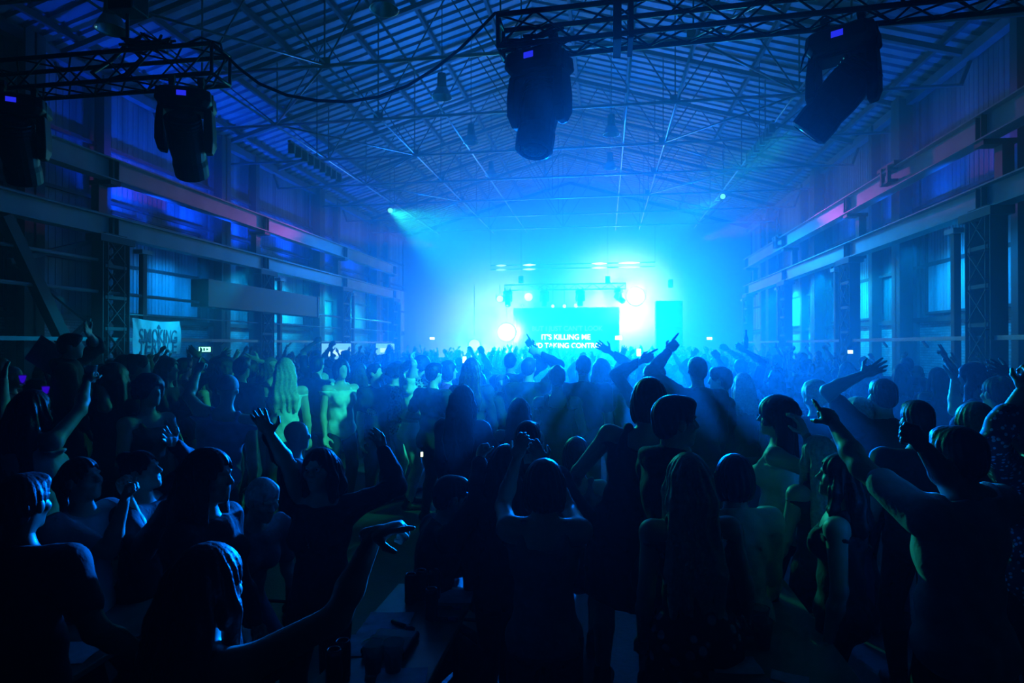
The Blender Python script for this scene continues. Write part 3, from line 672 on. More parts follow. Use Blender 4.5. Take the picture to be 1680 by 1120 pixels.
for i, (px, zc, top) in enumerate(((458, 20, 2.1), (501, 22, 2.15), (569, 25.5, 2.2))):
    p = at(px, 575, zc); tag(MB().box((p.x-.03, p.y-.03, 0), (p.x+.03, p.y+.03, top)).build('stall_post', M_rail), f'thin pale upright post of the bar stall on the left, {ORD[i]} from the camera side', 'post')
# --- high-bay lamps under the roof (switched off)
def bay_lamp(px, py, zc, lab):
    p = at(px, py, zc); t = thing('high_bay_lamp', lab, 'pendant lamp', p, group='high-bay lamps')
    Tm = Matrix.Translation(p)
    MB().lathe([(.05, .62), (.11, .60), (.12, .30), (.13, .26), (.0, .26)], Tm, 16).build('ballast_housing', M_steel, t, smooth=False)
    MB().lathe([(.13, .26), (.18, .18), (.25, .02), (.265, 0), (.255, 0), (.24, .02), (.17, .16), (.0, .22)], Tm, 24).build('reflector', mat('spun_aluminium', (.5, .5, .52), .25, metal=.8), t, smooth=True)
    MB().tube([p+Vector((0, 0, .6)), (p.x, p.y, zr(p.x)+.1)], .012, 6).build('suspension_cord', M_dark, t)
for a in ((725, 160, 15.5, 'grey bell-shaped roof lamp above the loop of cable'), (773, 234, 20, 'grey bell-shaped roof lamp left of the middle moving head'), (1003, 221, 18.5, 'grey bell-shaped roof lamp right of the middle moving head'),
          (1001, 276, 23.5, 'small distant roof lamp beyond the one right of the middle moving head'), (630, 16, 11, 'grey bell-shaped roof lamp at the top edge, above the cable'), (806, 288, 26, 'small distant roof lamp low in the haze over the stage'),
          (183, 50, 10.5, 'grey bell-shaped roof lamp behind the left lighting truss')): bay_lamp(*a)
for (px, py, zc, lab) in ((1246, 236, 19, 'row of small metal roof hooks on the right roof bar'), (520, 268, 18, 'row of small metal roof hooks on the left roof bar')):
    p = at(px, py, zc); t = thing('hook_rack', lab, 'hooks', p)
    MB().box((p.x-.04, p.y-1.6, p.z+.1), (p.x+.04, p.y+1.6, p.z+.16)).build('rack_bar', M_roofbar, t)
    for k in range(9): MB().box((p.x-.09, p.y-1.5+k*.37, p.z-.16), (p.x+.09, p.y-1.42+k*.37, p.z+.1)).build('hook', M_rail, t)
    MB().tube([(p.x, p.y, p.z+.15), (p.x, p.y, zr(p.x)+.1)], .015, 6).build('hanger', M_dark, t)
# ------------------------------------------------------------------ lighting trusses and moving heads
def box_truss(name, x0, x1, yc, zb, s, lab, tilt=0., rot=0., step=.33):
    """square truss along x, from x0 to x1; s = chord spacing"""
    t = thing(name, lab, 'lighting truss', ((x0+x1)/2, yc, zb)); cx = (x0+x1)/2
    R = Matrix.Translation((x0, yc, zb)) @ Matrix.Rotation(rot, 4, 'Z') @ Matrix.Rotation(tilt, 4, 'Y')
    L = x1-x0; P = lambda x, y, z: R @ Vector((x, y, z))
    for y in (-s/2, s/2):
        for z in (0, s): MB().tube([P(0, y, z), P(L, y, z)], .024, 10).build('chord', M_alu, t, smooth=True)
    b = MB(); n = max(2, int(L/step)); st = L/n
    for i in range(n):
        a, c = i*st, (i+1)*st
        if i % 2: a, c = c, a
        for y in (-s/2, s/2): b.tube([P(a, y, 0), P(c, y, s)], .010, 6)
        for z in (0, s): b.tube([P(a, -s/2, z), P(c, s/2, z)], .010, 6)
        for z in (0,): b.tube([P(c, -s/2, z), P(a, s/2, z)], .010, 6)
    b.build('lattice', M_alu, t, smooth=True)
    for x in (0., L):
        e = MB()
        for y in (-s/2, s/2): e.tube([P(x, y, 0), P(x, y, s)], .018, 8)
        for z in (0, s): e.tube([P(x, -s/2, z), P(x, s/2, z)], .018, 8)
        e.build('end_frame', M_alu, t, smooth=True)
    return t
LT = at(372, 137, 6.55); RT = at(822, 88, 5.75)
box_truss('lighting_truss', -12.3, LT.x, LT.y-.1, LT.z, .31, 'black box truss in the upper left with the cable end looped on it', tilt=0)
box_truss('lighting_truss', RT.x, 6.6, RT.y, RT.z, .29, 'black box truss across the upper right carrying two moving heads', tilt=-.018, rot=-.02)
def moving_head(p, pan, tilt, lab, sc=1., disp=True, yaw_to_cam=0., lens=None, simple=False):
    t = thing('moving_head_light', lab, 'stage light', p, pan)
    K = lambda o: setattr(o, 'parent', t)
    def rr(w, d, z, c=.05):
        return [Vector((x, y, z)) for x, y in ((w-c, d), (w, d-c), (w, -d+c), (w-c, -d), (-w+c, -d), (-w, -d+c), (-w, d-c), (-w+c, d))]
    b = MB(); b.loft([rr(.19*sc, .15*sc, 0), rr(.26*sc, .21*sc, -.04*sc), rr(.27*sc, .22*sc, -.15*sc), rr(.22*sc, .18*sc, -.215*sc)]); K(b.build('base', M_black, bevel=.012*sc))
    for x in (-.26, .22): 
        bb = MB(); bb.box((x*sc, -.07*sc, -.20*sc), ((x+.05)*sc, -.03*sc, -.04*sc)); K(bb.build('base_handle', M_black))
    if not simple:
        for x in (-.14, .14):
            c = MB(); c.box(((x-.025)*sc, -.03*sc, 0), ((x+.025)*sc, .03*sc, .10*sc)); c.tube([(x*sc-.03*sc, 0, .12*sc), (x*sc+.03*sc, 0, .12*sc)], .045*sc, 12); K(c.build('clamp', M_alu))
    for sx in (-1, 1):
        y = MB(); x0, x1 = sx*.19*sc, sx*.26*sc
        ring = lambda xx, w, z: [Vector((xx, w, z)), Vector((xx, -w, z))]
        y.loft([[Vector((x0, .12*sc, -.2*sc)), Vector((x1, .10*sc, -.2*sc)), Vector((x1, -.10*sc, -.2*sc)), Vector((x0, -.12*sc, -.2*sc))],
                [Vector((x0, .14*sc, -.38*sc)), Vector((x1+sx*.015*sc, .12*sc, -.38*sc)), Vector((x1+sx*.015*sc, -.12*sc, -.38*sc)), Vector((x0, -.14*sc, -.38*sc))],
                [Vector((x0, .13*sc, -.55*sc)), Vector((x1+sx*.02*sc, .11*sc, -.55*sc)), Vector((x1+sx*.02*sc, -.11*sc, -.55*sc)), Vector((x0, -.13*sc, -.55*sc))],
                [Vector((x0, .06*sc, -.66*sc)), Vector((x1, .05*sc, -.65*sc)), Vector((x1, -.05*sc, -.65*sc)), Vector((x0, -.06*sc, -.66*sc))]])
        K(y.build('yoke_arm', M_black, bevel=.012*sc))
    MB_ = MB(); MB_.box((-.2*sc, -.12*sc, -.24*sc), (.2*sc, .12*sc, -.20*sc)); K(MB_.build('yoke_bridge', M_black, bevel=.01*sc))
    H = Matrix.Translation((0, 0, -.52*sc)) @ Matrix.Rotation(tilt, 4, 'X')
    h = MB(); h.lathe([(.0, .30*sc), (.12*sc, .29*sc), (.165*sc, .22*sc), (.18*sc, .05*sc), (.18*sc, -.08*sc), (.165*sc, -.20*sc), (.175*sc, -.26*sc), (.17*sc, -.40*sc), (.14*sc, -.42*sc), (.13*sc, -.40*sc), (0, -.395*sc)], H, 20)
    hd = h.build('head', M_black, smooth=False); K(hd)
    fins = MB()
    for k in range(5): fins.lathe([(.12*sc, (.10+.035*k)*sc), (.178*sc, (.10+.035*k)*sc), (.178*sc, (.112+.035*k)*sc), (.12*sc, (.112+.035*k)*sc)], H, 20)
    q = fins.build('cooling_fin_ribs', M_black); q.parent = hd
    q = MB().lathe([(0, -.412*sc), (.08*sc, -.418*sc), (.13*sc, -.404*sc), (.13*sc, -.396*sc), (0, -.396*sc)], H, 20).build('lens', lens or M_glass, smooth=True); q.parent = hd
    if disp:
        d = MB(); d.box((-.045*sc, -.226*sc, -.125*sc), (.045*sc, -.219*sc, -.075*sc)); q = d.build('display', emission('display_blue', (.02, .03, 1), .75)); K(q); q['label'] = 'small lit blue display'
    return t
def hang(px, py, zc): return at(px, py, zc)
p = at(885, 88, 5.85); moving_head(p, -.35, -.28, 'black moving head hanging from the right truss near its left end, display lit', 1.06)
p = at(1383, 52, 5.35); moving_head(p, -.55, .0, 'black moving head at the upper right, its head tilted sideways', 1.02)
for o in list(bpy.data.objects):
    if o.name == 'moving_head_light.001':
        for c in o.children:
            if c.name.startswith('head'): c.rotation_euler = (0, 0, 0); c.matrix_basis = Matrix.Translation((0, 0, -.52)) @ Matrix.Rotation(.75, 4, 'Y') @ Matrix.Translation((0, 0, .52))
p = at(306, 150, 6.35); moving_head(p, .42, .75, 'black moving head under the left truss end, round head pointing down', .98)
p = at(30, 160, 6.6); moving_head(p, .55, .6, 'black moving head cut off by the left edge of the picture', 1.0)
# hoists, straps, cables on the trusses
p = at(212, 20, 6.7); t = thing('chain_hoist', 'black chain hoist motor above the left truss', 'hoist', p)
MB().box((p.x-.16, p.y-.13, p.z-.02), (p.x+.14, p.y+.13, p.z+.34)).build('motor', M_black, t, bevel=.02)
MB().tube([(p.x-.02, p.y, p.z), (p.x-.02, p.y, LT.z+.5)], .018, 6).build('chain', M_black, t)
MB().tube([(p.x-.02, p.y, LT.z+.5), (p.x-.18, p.y-.05, LT.z+.30), (p.x-.25, p.y-.22, LT.z+.1), (p.x-.1, p.y-.24, LT.z-.02), (p.x+.15, p.y-.22, LT.z+.05), (p.x+.2, p.y-.05, LT.z+.3), (p.x-.02, p.y, LT.z+.5)], .022, 8).build('round_sling', M_black, t, smooth=True)
MB().tube([(p.x, p.y, p.z+.34), (p.x, p.y, 9.6)], .012, 6).build('lifting_chain', M_black, t)
for i, (px, lab) in enumerate(((1012, 'black strap clamp on the right truss, the left of the pair'), (1033, 'black strap clamp on the right truss, the right of the pair'))):
    p = at(px, 40, 5.7); w = .035 if i == 0 else .022; b = MB()
    zz = RT.z+.018*(p.x-RT.x)+.0; yc_ = RT.y-.02*(p.x-RT.x)
    for y in (yc_-.19, yc_+.17): b.box((p.x-w, y, zz-.06), (p.x+w, y+.02, zz+.36))
    b.box((p.x-w, yc_-.19, zz-.06), (p.x+w, yc_+.19, zz-.03)); b.box((p.x-w, yc_-.19, zz+.34), (p.x+w, yc_+.19, zz+.37)); b.box((p.x-.02, yc_-.02, zz+.37), (p.x+.02, yc_+.02, zz+1.2))
    tag(b.build('truss_clamp', M_black), lab, 'clamp')
pts = [(352, 78, 6.5), (372, 92, 6.4), (392, 112, 6.35), (425, 137, 6.3), (470, 156, 6.25), (520, 165, 6.2), (570, 167, 6.15), (620, 159, 6.1), (670, 140, 6.0), (715, 112, 5.95), (755, 80, 5.9), (790, 45, 5.85), (812, 22, 5.8), (835, 18, 5.75)]
tag(MB().tube([at(*q) for q in pts], .016, 8).build('power_cable', M_rubber, smooth=True), 'black cable sagging in a loop between the two lighting trusses', 'cable')
rr_ = random.Random(4)
def cable_bundle(p, n, lab):
    b = MB()
    for k in range(n):
        q = [p+Vector((rr_.uniform(-.3, .3), rr_.uniform(-.12, .12), rr_.uniform(-.04, .1))) for _ in range(7)]; b.tube(q, .014, 6)
    tag(b.build('cable_coil', M_rubber, smooth=True), lab, 'cable')
cable_bundle(Vector((LT.x-.85, LT.y-.1, LT.z+.42)), 6, 'tangle of black cable lying on top of the left truss')
cable_bundle(Vector((RT.x+.3, RT.y, RT.z+.10)), 4, 'small tangle of cable inside the left end of the right truss')
q = [at(290, 78, 6.5), at(330, 62, 6.5), at(362, 72, 6.45), at(368, 100, 6.4), at(350, 140, 6.4), at(330, 150, 6.35)]
tag(MB().tube(q, .012, 6).build('power_cable', M_rubber, smooth=True), 'short cable drooping from the left truss end to the moving head', 'cable')
q = [at(1352, 40, 5.4), at(1335, 60, 5.35), at(1318, 95, 5.3), at(1312, 120, 5.3), at(1330, 100, 5.3), at(1345, 60, 5.35)]
tag(MB().tube(q, .010, 6).build('power_cable', M_rubber, smooth=True), 'safety cable looped beside the upper right moving head', 'cable')
# ------------------------------------------------------------------ the stage
SY = 34.0
t = thing('stage', 'raised stage platform at the far end of the hall', 'stage', (-1.2, SY, 0))
MB().box((-8.2, SY, 1.05), (5.6, SY+6.0, 1.2)).build('deck', M_dark, t); MB().box((-8.15, SY+.05, 0), (5.55, SY+.12, 1.05)).build('front_skirt', M_black, t)
ps = at(928, 545, 38.0)
t = thing('led_screen', 'dark stage screen showing song lyrics in white capitals', 'screen', ps, 0)
MB().box((-3.3, .0, -1.55), (3.3, .12, 1.55)).build('cabinet', M_black).parent = t
MB().box((-3.2, -.01, -1.47), (3.2, .0, 1.47)).build('display_panel', mat('screen_panel', (.01, .02, .03), .5, emit=(.0, .25, .30), estr=.25)).parent = t
for sx in (-3, 3): MB().box((sx-.06, .02, 1.2-ps.z), (sx+.06, .1, -1.5)).build('leg', M_black).parent = t
def lyric(body, px, py, h, col, s, wpx):
    q = text_mesh('lettering', body, .58, emission('lyrics_%d' % int(s*10), col, s), .01); q.rotation_euler = (PI/2, 0, 0)
    p = at(px, py, 37.9); k = wpx*37.9/1000/q.dimensions.x; q.scale = (k, k*1.05, 1); q.location = (p.x, ps.y-.04, p.z); put(q, t)
lyric("BUT I JUST CAN'T LOOK", 930, 539, .4, (.25, .9, .85), .6, 116)
lyric("IT'S KILLING ME", 928, 553, .4, (.9, 1, 1), 4.0, 80)
lyric("AND TAKING CONTROL", 928, 567, .4, (.9, 1, 1), 4.0, 124)
box_truss('stage_truss', at(826, 474, 35.5).x, at(1026, 470, 35.5).x, at(926, 474, 35.5).y, at(926, 475, 35.5).z, .32, 'long lighting truss over the stage with four moving heads under it', step=.45)
STH = []
for i, (px, py, pan, tl) in enumerate(((833, 477, .2, -.5), (893, 477, .1, .1), (952, 476, -.1, -.2), (1015, 474, 1.2, -.9))):
    STH.append(moving_head(at(px, py, 35.5), pan, tl, f'moving head under the stage truss, {ORD[i]} from its left end', .98, disp=False))
for px in (855, 997):
    p = at(px, 470, 35.5); t = thing('chain_hoist', f'small hoist holding the stage truss, the {"left" if px < 900 else "right"} one', 'hoist', p)
    MB().box((p.x-.14, p.y-.12, p.z+.2), (p.x+.14, p.y+.12, p.z+.6)).build('motor', M_black, t); MB().tube([(p.x, p.y, p.z+.6), (p.x, p.y, 9.5)], .012, 6).build('chain', M_black, t)
def stage_lamp(px, py, zc, r, lab, col, s):
    p = at(px, py, zc); t = thing('stage_lamp', lab, 'stage light', p, YAW*.5)
    Rm = Matrix.Rotation(PI/2, 4, 'X')
    MB().lathe([(r*.6, -.34), (r*1.02, -.26), (r*1.12, 0), (r*1.02, 0), (r*.98, -.03), (0, -.03)], Rm, 20).build('housing', M_black).parent = t
    MB().lathe([(0, -.012), (r, -.02)], Rm, 20).add([], []).build('lens', emission('lamp_%s_%d' % (lab[:6], int(r*100)), col, s)).parent = t
    for sx in (-1, 1): MB().box((sx*r*1.14-.02, .0, -.03), (sx*r*1.14+.02, .05, r*1.5)).build('yoke_arm', M_black).parent = t
    MB().tube([(0, .02, r*1.5), (0, .02, 5.7-p.z if p.z < 5.4 else r*1.5+.3)], .02, 6).build('drop_rod', M_black).parent = t
    return p
LWHITE = (.07, .92, 1.0)
LAMPS = {}
for k, (px, py, zc, r, lab, s) in {'big': (1043, 486, 37, .55, 'huge blinding stage light right of the lyrics screen', 60), 'low': (831, 545, 37, .55, 'blinding white stage light left of the lyrics screen', 40),
        'lowleft': (778, 566, 37, .35, 'bright low stage light at the left foot of the stage', 30), 'm1': (867, 487, 36.3, .24, 'bright round stage light between two moving heads', 25),
        'm2': (820, 490, 36.3, .20, 'bright round stage light beside the leftmost moving head', 20), 's1': (833, 502, 36.4, .08, 'tiny stage light, leftmost of a row of five', 15), 's2': (857, 502, 36.4, .07, 'tiny stage light, second from left of a row of five', 8),
        's3': (907, 502, 36.4, .10, 'tiny stage light, middle of a row of five', 18), 's4': (926, 502, 36.4, .11, 'tiny stage light, fourth from left of a row of five', 18), 's5': (945, 501, 36.4, .13, 'tiny stage light, rightmost of a row of five', 18)}.items():
    LAMPS[k] = stage_lamp(px, py, zc, r, lab, LWHITE, s)
# glowing shapes painting the glints of light on two pipes above the stage truss
for j, (py, dx) in enumerate(((434, 0), (441, 1))):
    a, c = at(805, py+1.5, 36), at(1075, py-4, 36)
    t = thing('lamp_bar', f'long pipe of glowing tube lamps above the stage truss, the {"upper" if j == 0 else "lower"} one', 'lamp bar', (a+c)/2)
    MB().tube([a, c], .035, 8).build('pipe', M_rail, t)
    for (x0, x1, s) in ((814, 831, 1.4), (858, 879, 2.6), (971, 996, 5), (1015, 1050, 6)):
        f0, f1 = (x0-805)/270, (x1-805)/270; q0, q1 = a.lerp(c, f0), a.lerp(c, f1); m_ = [q0.lerp(q1, u)+Vector((0, -.05, -.02)) for u in (0, .3, .5, .7, 1)]
        MB().tube(m_, [.012, .05, .065, .05, .012], 10).build('tube_lamp', emission('tube_%d%d' % (x0, j), (.55, 1, 1), s*(1. if j == 0 else .6)), t, smooth=True)
    for q in (a, c): MB().tube([q, (q.x, q.y, 9.2)], .012, 6).build('suspension_wire', M_dark, t)
p = at(1097, 547, 34); t = thing('loudspeaker_tower', 'tall dark loudspeaker tower standing right of the stage', 'loudspeaker', (p.x, p.y, 0))
for z0, z1 in ((0, 1.5), (1.52, 3.0), (3.02, 4.55)):
    MB().box((p.x-.72, p.y-.45, z0), (p.x+.72, p.y+.45, z1)).build('cabinet', M_black, t, bevel=.03); MB().box((p.x-.66, p.y-.475, z0+.08), (p.x+.66, p.y-.45, z1-.08)).build('grille', M_dark, t)
p = at(1100, 464, 36); t = thing('stage_lamp', 'small dark lamp hanging on a wire above the loudspeaker tower', 'stage light', p)
MB().box((p.x-.14, p.y-.14, p.z-.28), (p.x+.14, p.y+.14, p.z+.2)).build('housing', M_black, t); MB().tube([(p.x, p.y, p.z+.2), (p.x, p.y, 9.2)], .012, 6).build('suspension_wire', M_rail, t)

RS = []
for px, py, zc, ax, lab in ((640, 345, 28, 1., 'green-lit spot lamp hung in the haze left above the stage'), (1186, 322, 27, -1., 'green-lit spot lamp hung in the haze right above the stage')):
    p = at(px, py, zc); t = thing('roof_spot', lab, 'stage light', p)
    d = (Vector((0, 8, 1.5))-p).normalized(); Q = d.to_track_quat('-Z', 'Y').to_matrix().to_4x4(); Tm = Matrix.Translation(p) @ Q
    MB().lathe([(.09, .30), (.13, .26), (.14, -.02), (.15, -.05), (.12, -.05), (.12, -.03), (0, -.03)], Tm, 16).build('housing', M_black, t)
    MB().lathe([(0, -.042), (.115, -.045)], Tm, 16).build('lens', emission('green_lens', (.2, 1, .6), 1.2), t)
    MB().tube([p+Vector((0, 0, .1)), (p.x, p.y, zr(p.x)+.05)], .014, 6).build('drop_rod', M_dark, t); RS.append(p+d*.12)
# ------------------------------------------------------------------ tables and what lies on them
M_ply = mat('table_ply', (.26, .22, .16), .35, var=.2, vscale=5)
M_paper = mat('bingo_paper', (.62, .60, .66), .8, var=.12, vscale=25)
M_can = mat('can_dark', (.03, .03, .035), .3, metal=.5); M_canlid = mat('can_lid', (.6, .6, .62), .25, metal=.9)
M_cup = mat('clear_plastic_cup', (.75, .85, .9), .12, trans=.75); M_drink = mat('drink', (.35, .75, .45), .2, trans=.3)
M_marker = mat('marker_black', (.01, .01, .012), .4); M_magenta = mat('magenta_cloth', (.75, .05, .45), .7)
TZ = .75
def table(x0, x1, y0, y1, lab):
    t = thing('trestle_table', lab, 'table', ((x0+x1)/2, (y0+y1)/2, 0), group='long trestle tables')
    MB().box((x0, y0, TZ-.03), (x1, y1, TZ)).build('tabletop', M_ply, t, bevel=.006)
    for y in (y0+.3, y1-.3):
        for x in (x0+.05, x1-.05): MB().tube([(x, y, 0), (x, y, TZ-.03)], .018, 8).build('leg', M_dark, t)
        MB().tube([(x0+.05, y, .3), (x1-.05, y, .3)], .012, 6).build('stretcher', M_dark, t)
def bench(x0, x1, y0, y1, lab, z=.44):
    t = thing('bench', lab, 'bench', ((x0+x1)/2, (y0+y1)/2, 0), group='benches')
    MB().box((x0, y0, z-.035), (x1, y1, z)).build('seat', M_ply, t, bevel=.006)
    for y in (y0+.25, y1-.25):
        for x in (x0+.03, x1-.03): MB().tube([(x, y, 0), (x, y, z-.035)], .016, 8).build('leg', M_dark, t)
table(-1.16, -.70, 2.1, 3.33, 'nearest middle trestle table, strewn with sheets and dark cans')
table(-1.14, -.68, 3.62, 5.9, 'middle trestle table just beyond the nearest one, with a clear cup on it')
table(-2.75, -2.15, 1.2, 4.3, 'trestle table at the lower left beside the seated people')
table(.42, 1.02, 1.6, 4.2, 'trestle table at the lower right crowded with empty cups')
bench(-1.4, -.75, 1.3, 1.62, 'bench at the near end of the nearest middle table, the pointing person sits on it')
def can(px, py, zc, lab, h=.155):
    p = at(px, py, zc); k = (p.z-TZ); d = (p-Vector((0, 0, CAMZ))); p = Vector((0, 0, CAMZ))+d*((CAMZ-TZ)/(CAMZ-p.z)); T_ = Matrix.Translation((p.x, p.y, TZ))
    t = thing('drink_can', lab, 'can', (p.x, p.y, TZ), group='drink cans')
    MB().lathe([(.026, 0), (.032, .008), (.033, h-.02), (.027, h-.004)], T_, 18).build('body', M_can, t, smooth=True)
    MB().lathe([(.027, h-.004), (.026, h), (.024, h-.004), (0, h-.004)], T_, 18).build('lid', M_canlid, t, smooth=True)
def on_table(px, py, z=TZ):
    d = at(px, py, 1.)-Vector((0, 0, CAMZ)); return Vector((0, 0, CAMZ))+d*((CAMZ-z)/(-d.z))
for (px, py, lab) in ((708, 1016, 'dark drink can standing alone nearest on the middle table'), (674, 989, 'dark drink can, left of the three at the far end of the nearest table'), (691, 982, 'dark drink can, middle of the three at the far end of the nearest table'), (713, 982, 'dark drink can, right of the three at the far end of the nearest table'),
                      (562, 1112, 'dark drink can at the bottom edge of the nearest table'), (548, 1128, 'dark drink can half out of frame at the bottom of the nearest table'), (1228, 968, 'dark drink can with a glinting rim on the right table'), (1268, 985, 'dark drink can at the far side of the right table'), (412, 930, 'dark drink can standing on the far left table')): can(px, py, 3, lab)
def cup(p, lab, r=.045, h=.125, drink=.5, m=None, d=None, name='plastic_cup'):
    t = thing(name, lab, 'cup', p, group=None); T_ = Matrix.Translation(p)
    MB().lathe([(0, 0), (r*.68, 0), (r*.7, .004), (r*.98, h-.004), (r*1.04, h), (r*.98, h), (r*.93, h-.004), (r*.66, .008), (0, .008)], T_, 22).build('shell', m or M_cup, t, smooth=True)
    if drink: MB().lathe([(0, .010), (r*.64, .010), (r*(.64+.3*drink), h*drink), (0, h*drink)], T_, 18).build('drink', d or M_drink, t, smooth=True)
    return t
for (px, py, lab, dr) in ((762, 884, 'clear plastic cup with pale drink on the second middle table', .45), (784, 872, 'clear empty plastic cup behind the one with pale drink', 0), (1208, 1040, 'clear plastic cup on the right table, left of the front pair', .2), (1208, 1058, 'clear plastic cup on the right table, nearest the bottom edge', 0),
                          (1246, 1040, 'clear plastic cup on the right table, right of the front pair', .2), (1251, 1062, 'clear plastic cup on the right table, nearest the pale dress', 0), (612, 1104, 'clear cup at the bottom of the nearest middle table, left of two', 0), (645, 1102, 'clear cup at the bottom of the nearest middle table, right of two', .1),
                          (1268, 952, 'clear plastic cup among the cans on the right table', .3), (402, 915, 'clear cup on the far left table', .3)): cup(on_table(px, py), lab, drink=dr)
def sheet(px, py, w, l, a, lab, curl=.004):
    p = on_table(px, py); c, s_ = math.cos(a), math.sin(a); vs, fs = [], []
    for k in (0, 1):
        for j in range(7):
            for i in range(7):
                u, v = (i/6-.5)*w, (j/6-.5)*l; vs.append((u*c-v*s_, u*s_+v*c, .003+curl*(abs(i-3)/3)**2*(1+math.sin(j))+k*.0012))
    for j in range(6):
        for i in range(6):
            q = (j*7+i, j*7+i+1, j*7+i+8, j*7+i+7); fs += [q[::-1], tuple(x+49 for x in q)]
    o = MB().add(vs, fs).build('paper_sheet', M_paper); o.location = p; tag(o, lab, 'paper', 'paper sheets on the tables')
for a in ((745, 979, .2, .17, .1, 'pale paper sheet at the far right corner of the nearest middle table'), (640, 1015, .22, .13, .15, 'paper sheet on the nearest middle table, farthest along its left edge'), (628, 1034, .22, .13, .1, 'paper sheet on the nearest middle table, second along its left edge'), (606, 1058, .18, .2, .3, 'paper sheet under the black bag on the nearest middle table'),
          (768, 920, .27, .15, .05, 'paper sheet at the near end of the second middle table'), (775, 898, .25, .12, -.1, 'paper sheet behind the clear cup on the second middle table'), (790, 860, .2, .3, 0, 'paper sheet farther along the second middle table'), (102, 1072, .3, .2, .2, 'paper sheet on the lower left table'),
          (660, 1110, .2, .12, .2, 'paper sheet at the bottom edge of the nearest middle table'), (1205, 1092, .2, .14, .1, 'paper sheet on the right table at the bottom'), (1296, 1114, .14, .08, -.3, 'small pale leaflet at the bottom right of the right table'), (425, 925, .18, .2, .3, 'paper sheet on the far left table')): sheet(*a)
def marker(px, py, a, lab):
    p = on_table(px, py); t = thing('marker_pen', lab, 'pen', p+Vector((0, 0, .014)), a, 'marker pens')
    MB().tube([(-.07, 0, 0), (.03, 0, 0)], .010, 10).build('barrel', M_marker, smooth=True).parent = t
    MB().tube([(.03, 0, 0), (.075, 0, 0)], .0115, 10).build('cap', mat('marker_cap', (.03, .03, .10), .4), smooth=True).parent = t
for a in ((770, 912, .5, 'black marker pen lying across the sheet on the second middle table'), (790, 905, .1, 'black marker pen beside the sheet on the second middle table'), (733, 1001, .1, 'black marker pen right of the single can'), (726, 1020, .05, 'black marker pen near the right edge of the nearest table'), (660, 1030, -.5, 'black marker pen on the sheets at the left edge')): marker(*a)
p = on_table(642, 1062); t = thing('clutch_bag', 'flat black bag lying on the nearest middle table', 'bag', p)
MB().box((-.10, -.11, .0), (.10, .11, .035)).build('body', M_black, bevel=.012).parent = t; MB().box((-.10, -.115, .02), (.10, .03, .042)).build('flap', M_rubber, bevel=.008).parent = t
# ------------------------------------------------------------------ people
SKIN = {'fair': mat('skin_fair', (.58, .38, .29), .5, var=.06, vscale=9), 'tan': mat('skin_tan', (.42, .25, .17), .5, var=.06, vscale=9), 'brown': mat('skin_brown', (.17, .09, .055), .45, var=.06, vscale=9)}
HAIRC = {'black': (.008, .007, .007), 'brown': (.045, .026, .016), 'light': (.16, .10, .055), 'blonde': (.58, .48, .36), 'pale': (.68, .63, .56), 'grey': (.30, .30, .30)}
def hairm(c): return mat('hair_'+c, HAIRC[c], .5, spec=.3, bump=.2, bscale=70, var=.25, vscale=60)
CLOTH = {'black': (.010, .010, .012), 'dark': (.03, .03, .035), 'navy': (.015, .02, .05), 'grey': (.16, .16, .17), 'white': (.75, .75, .74), 'pale': (.48, .49, .52), 'blue': (.25, .36, .62), 'green': (.05, .12, .07), 'red': (.25, .03, .04), 'pink': (.72, .08, .40), 'denim': (.05, .075, .13), 'cream': (.66, .60, .46), 'brownc': (.10, .06, .04)}
def clothm(c):
    if c in MATS: return MATS[c]
    if c in ('floral', 'leopard', 'print', 'speckle'):
        m = bpy.data.materials.new('cloth_'+c); m.use_nodes = True; nt = m.node_tree; b = nt.nodes['Principled BSDF']; tc = nt.nodes.new('ShaderNodeTexCoord'); vo = nt.nodes.new('ShaderNodeTexVoronoi')
        vo.inputs['Scale'].default_value = {'floral': 14, 'leopard': 34, 'print': 9, 'speckle': 45}[c]; rp = nt.nodes.new('ShaderNodeValToRGB'); nt.links.new(tc.outputs['Object'], vo.inputs['Vector'])
        src = vo.outputs['Distance']
        nt.links.new(src, rp.inputs[0]); nt.links.new(rp.outputs[0], b.inputs['Base Color']); e = rp.color_ramp.elements
        a, d, q = {'floral': ((.55, .55, .6, 1), (.008, .008, .01, 1), .26), 'leopard': ((.02, .02, .02, 1), (.62, .56, .42, 1), .42), 'print': ((.5, .5, .5, 1), (.05, .05, .06, 1), .35), 'speckle': ((.5, .52, .6, 1), (.02, .02, .04, 1), .3)}[c]
        e[0].color = a; e[0].position = q; e[1].color = d; e[1].position = q+.06; b.inputs['Roughness'].default_value = .75; MATS[c] = m; return m
    return mat('cloth_'+c, CLOTH[c], .78, bump=.25, bscale=25, var=.12, vscale=14)
SHOE = mat('shoe_black', (.012, .012, .014), .5)
M_eye = mat('eye_white', (.7, .7, .7), .15); M_iris = mat('iris_dark', (.03, .02, .015), .1)
PEOPLE = []; TAKEN = []
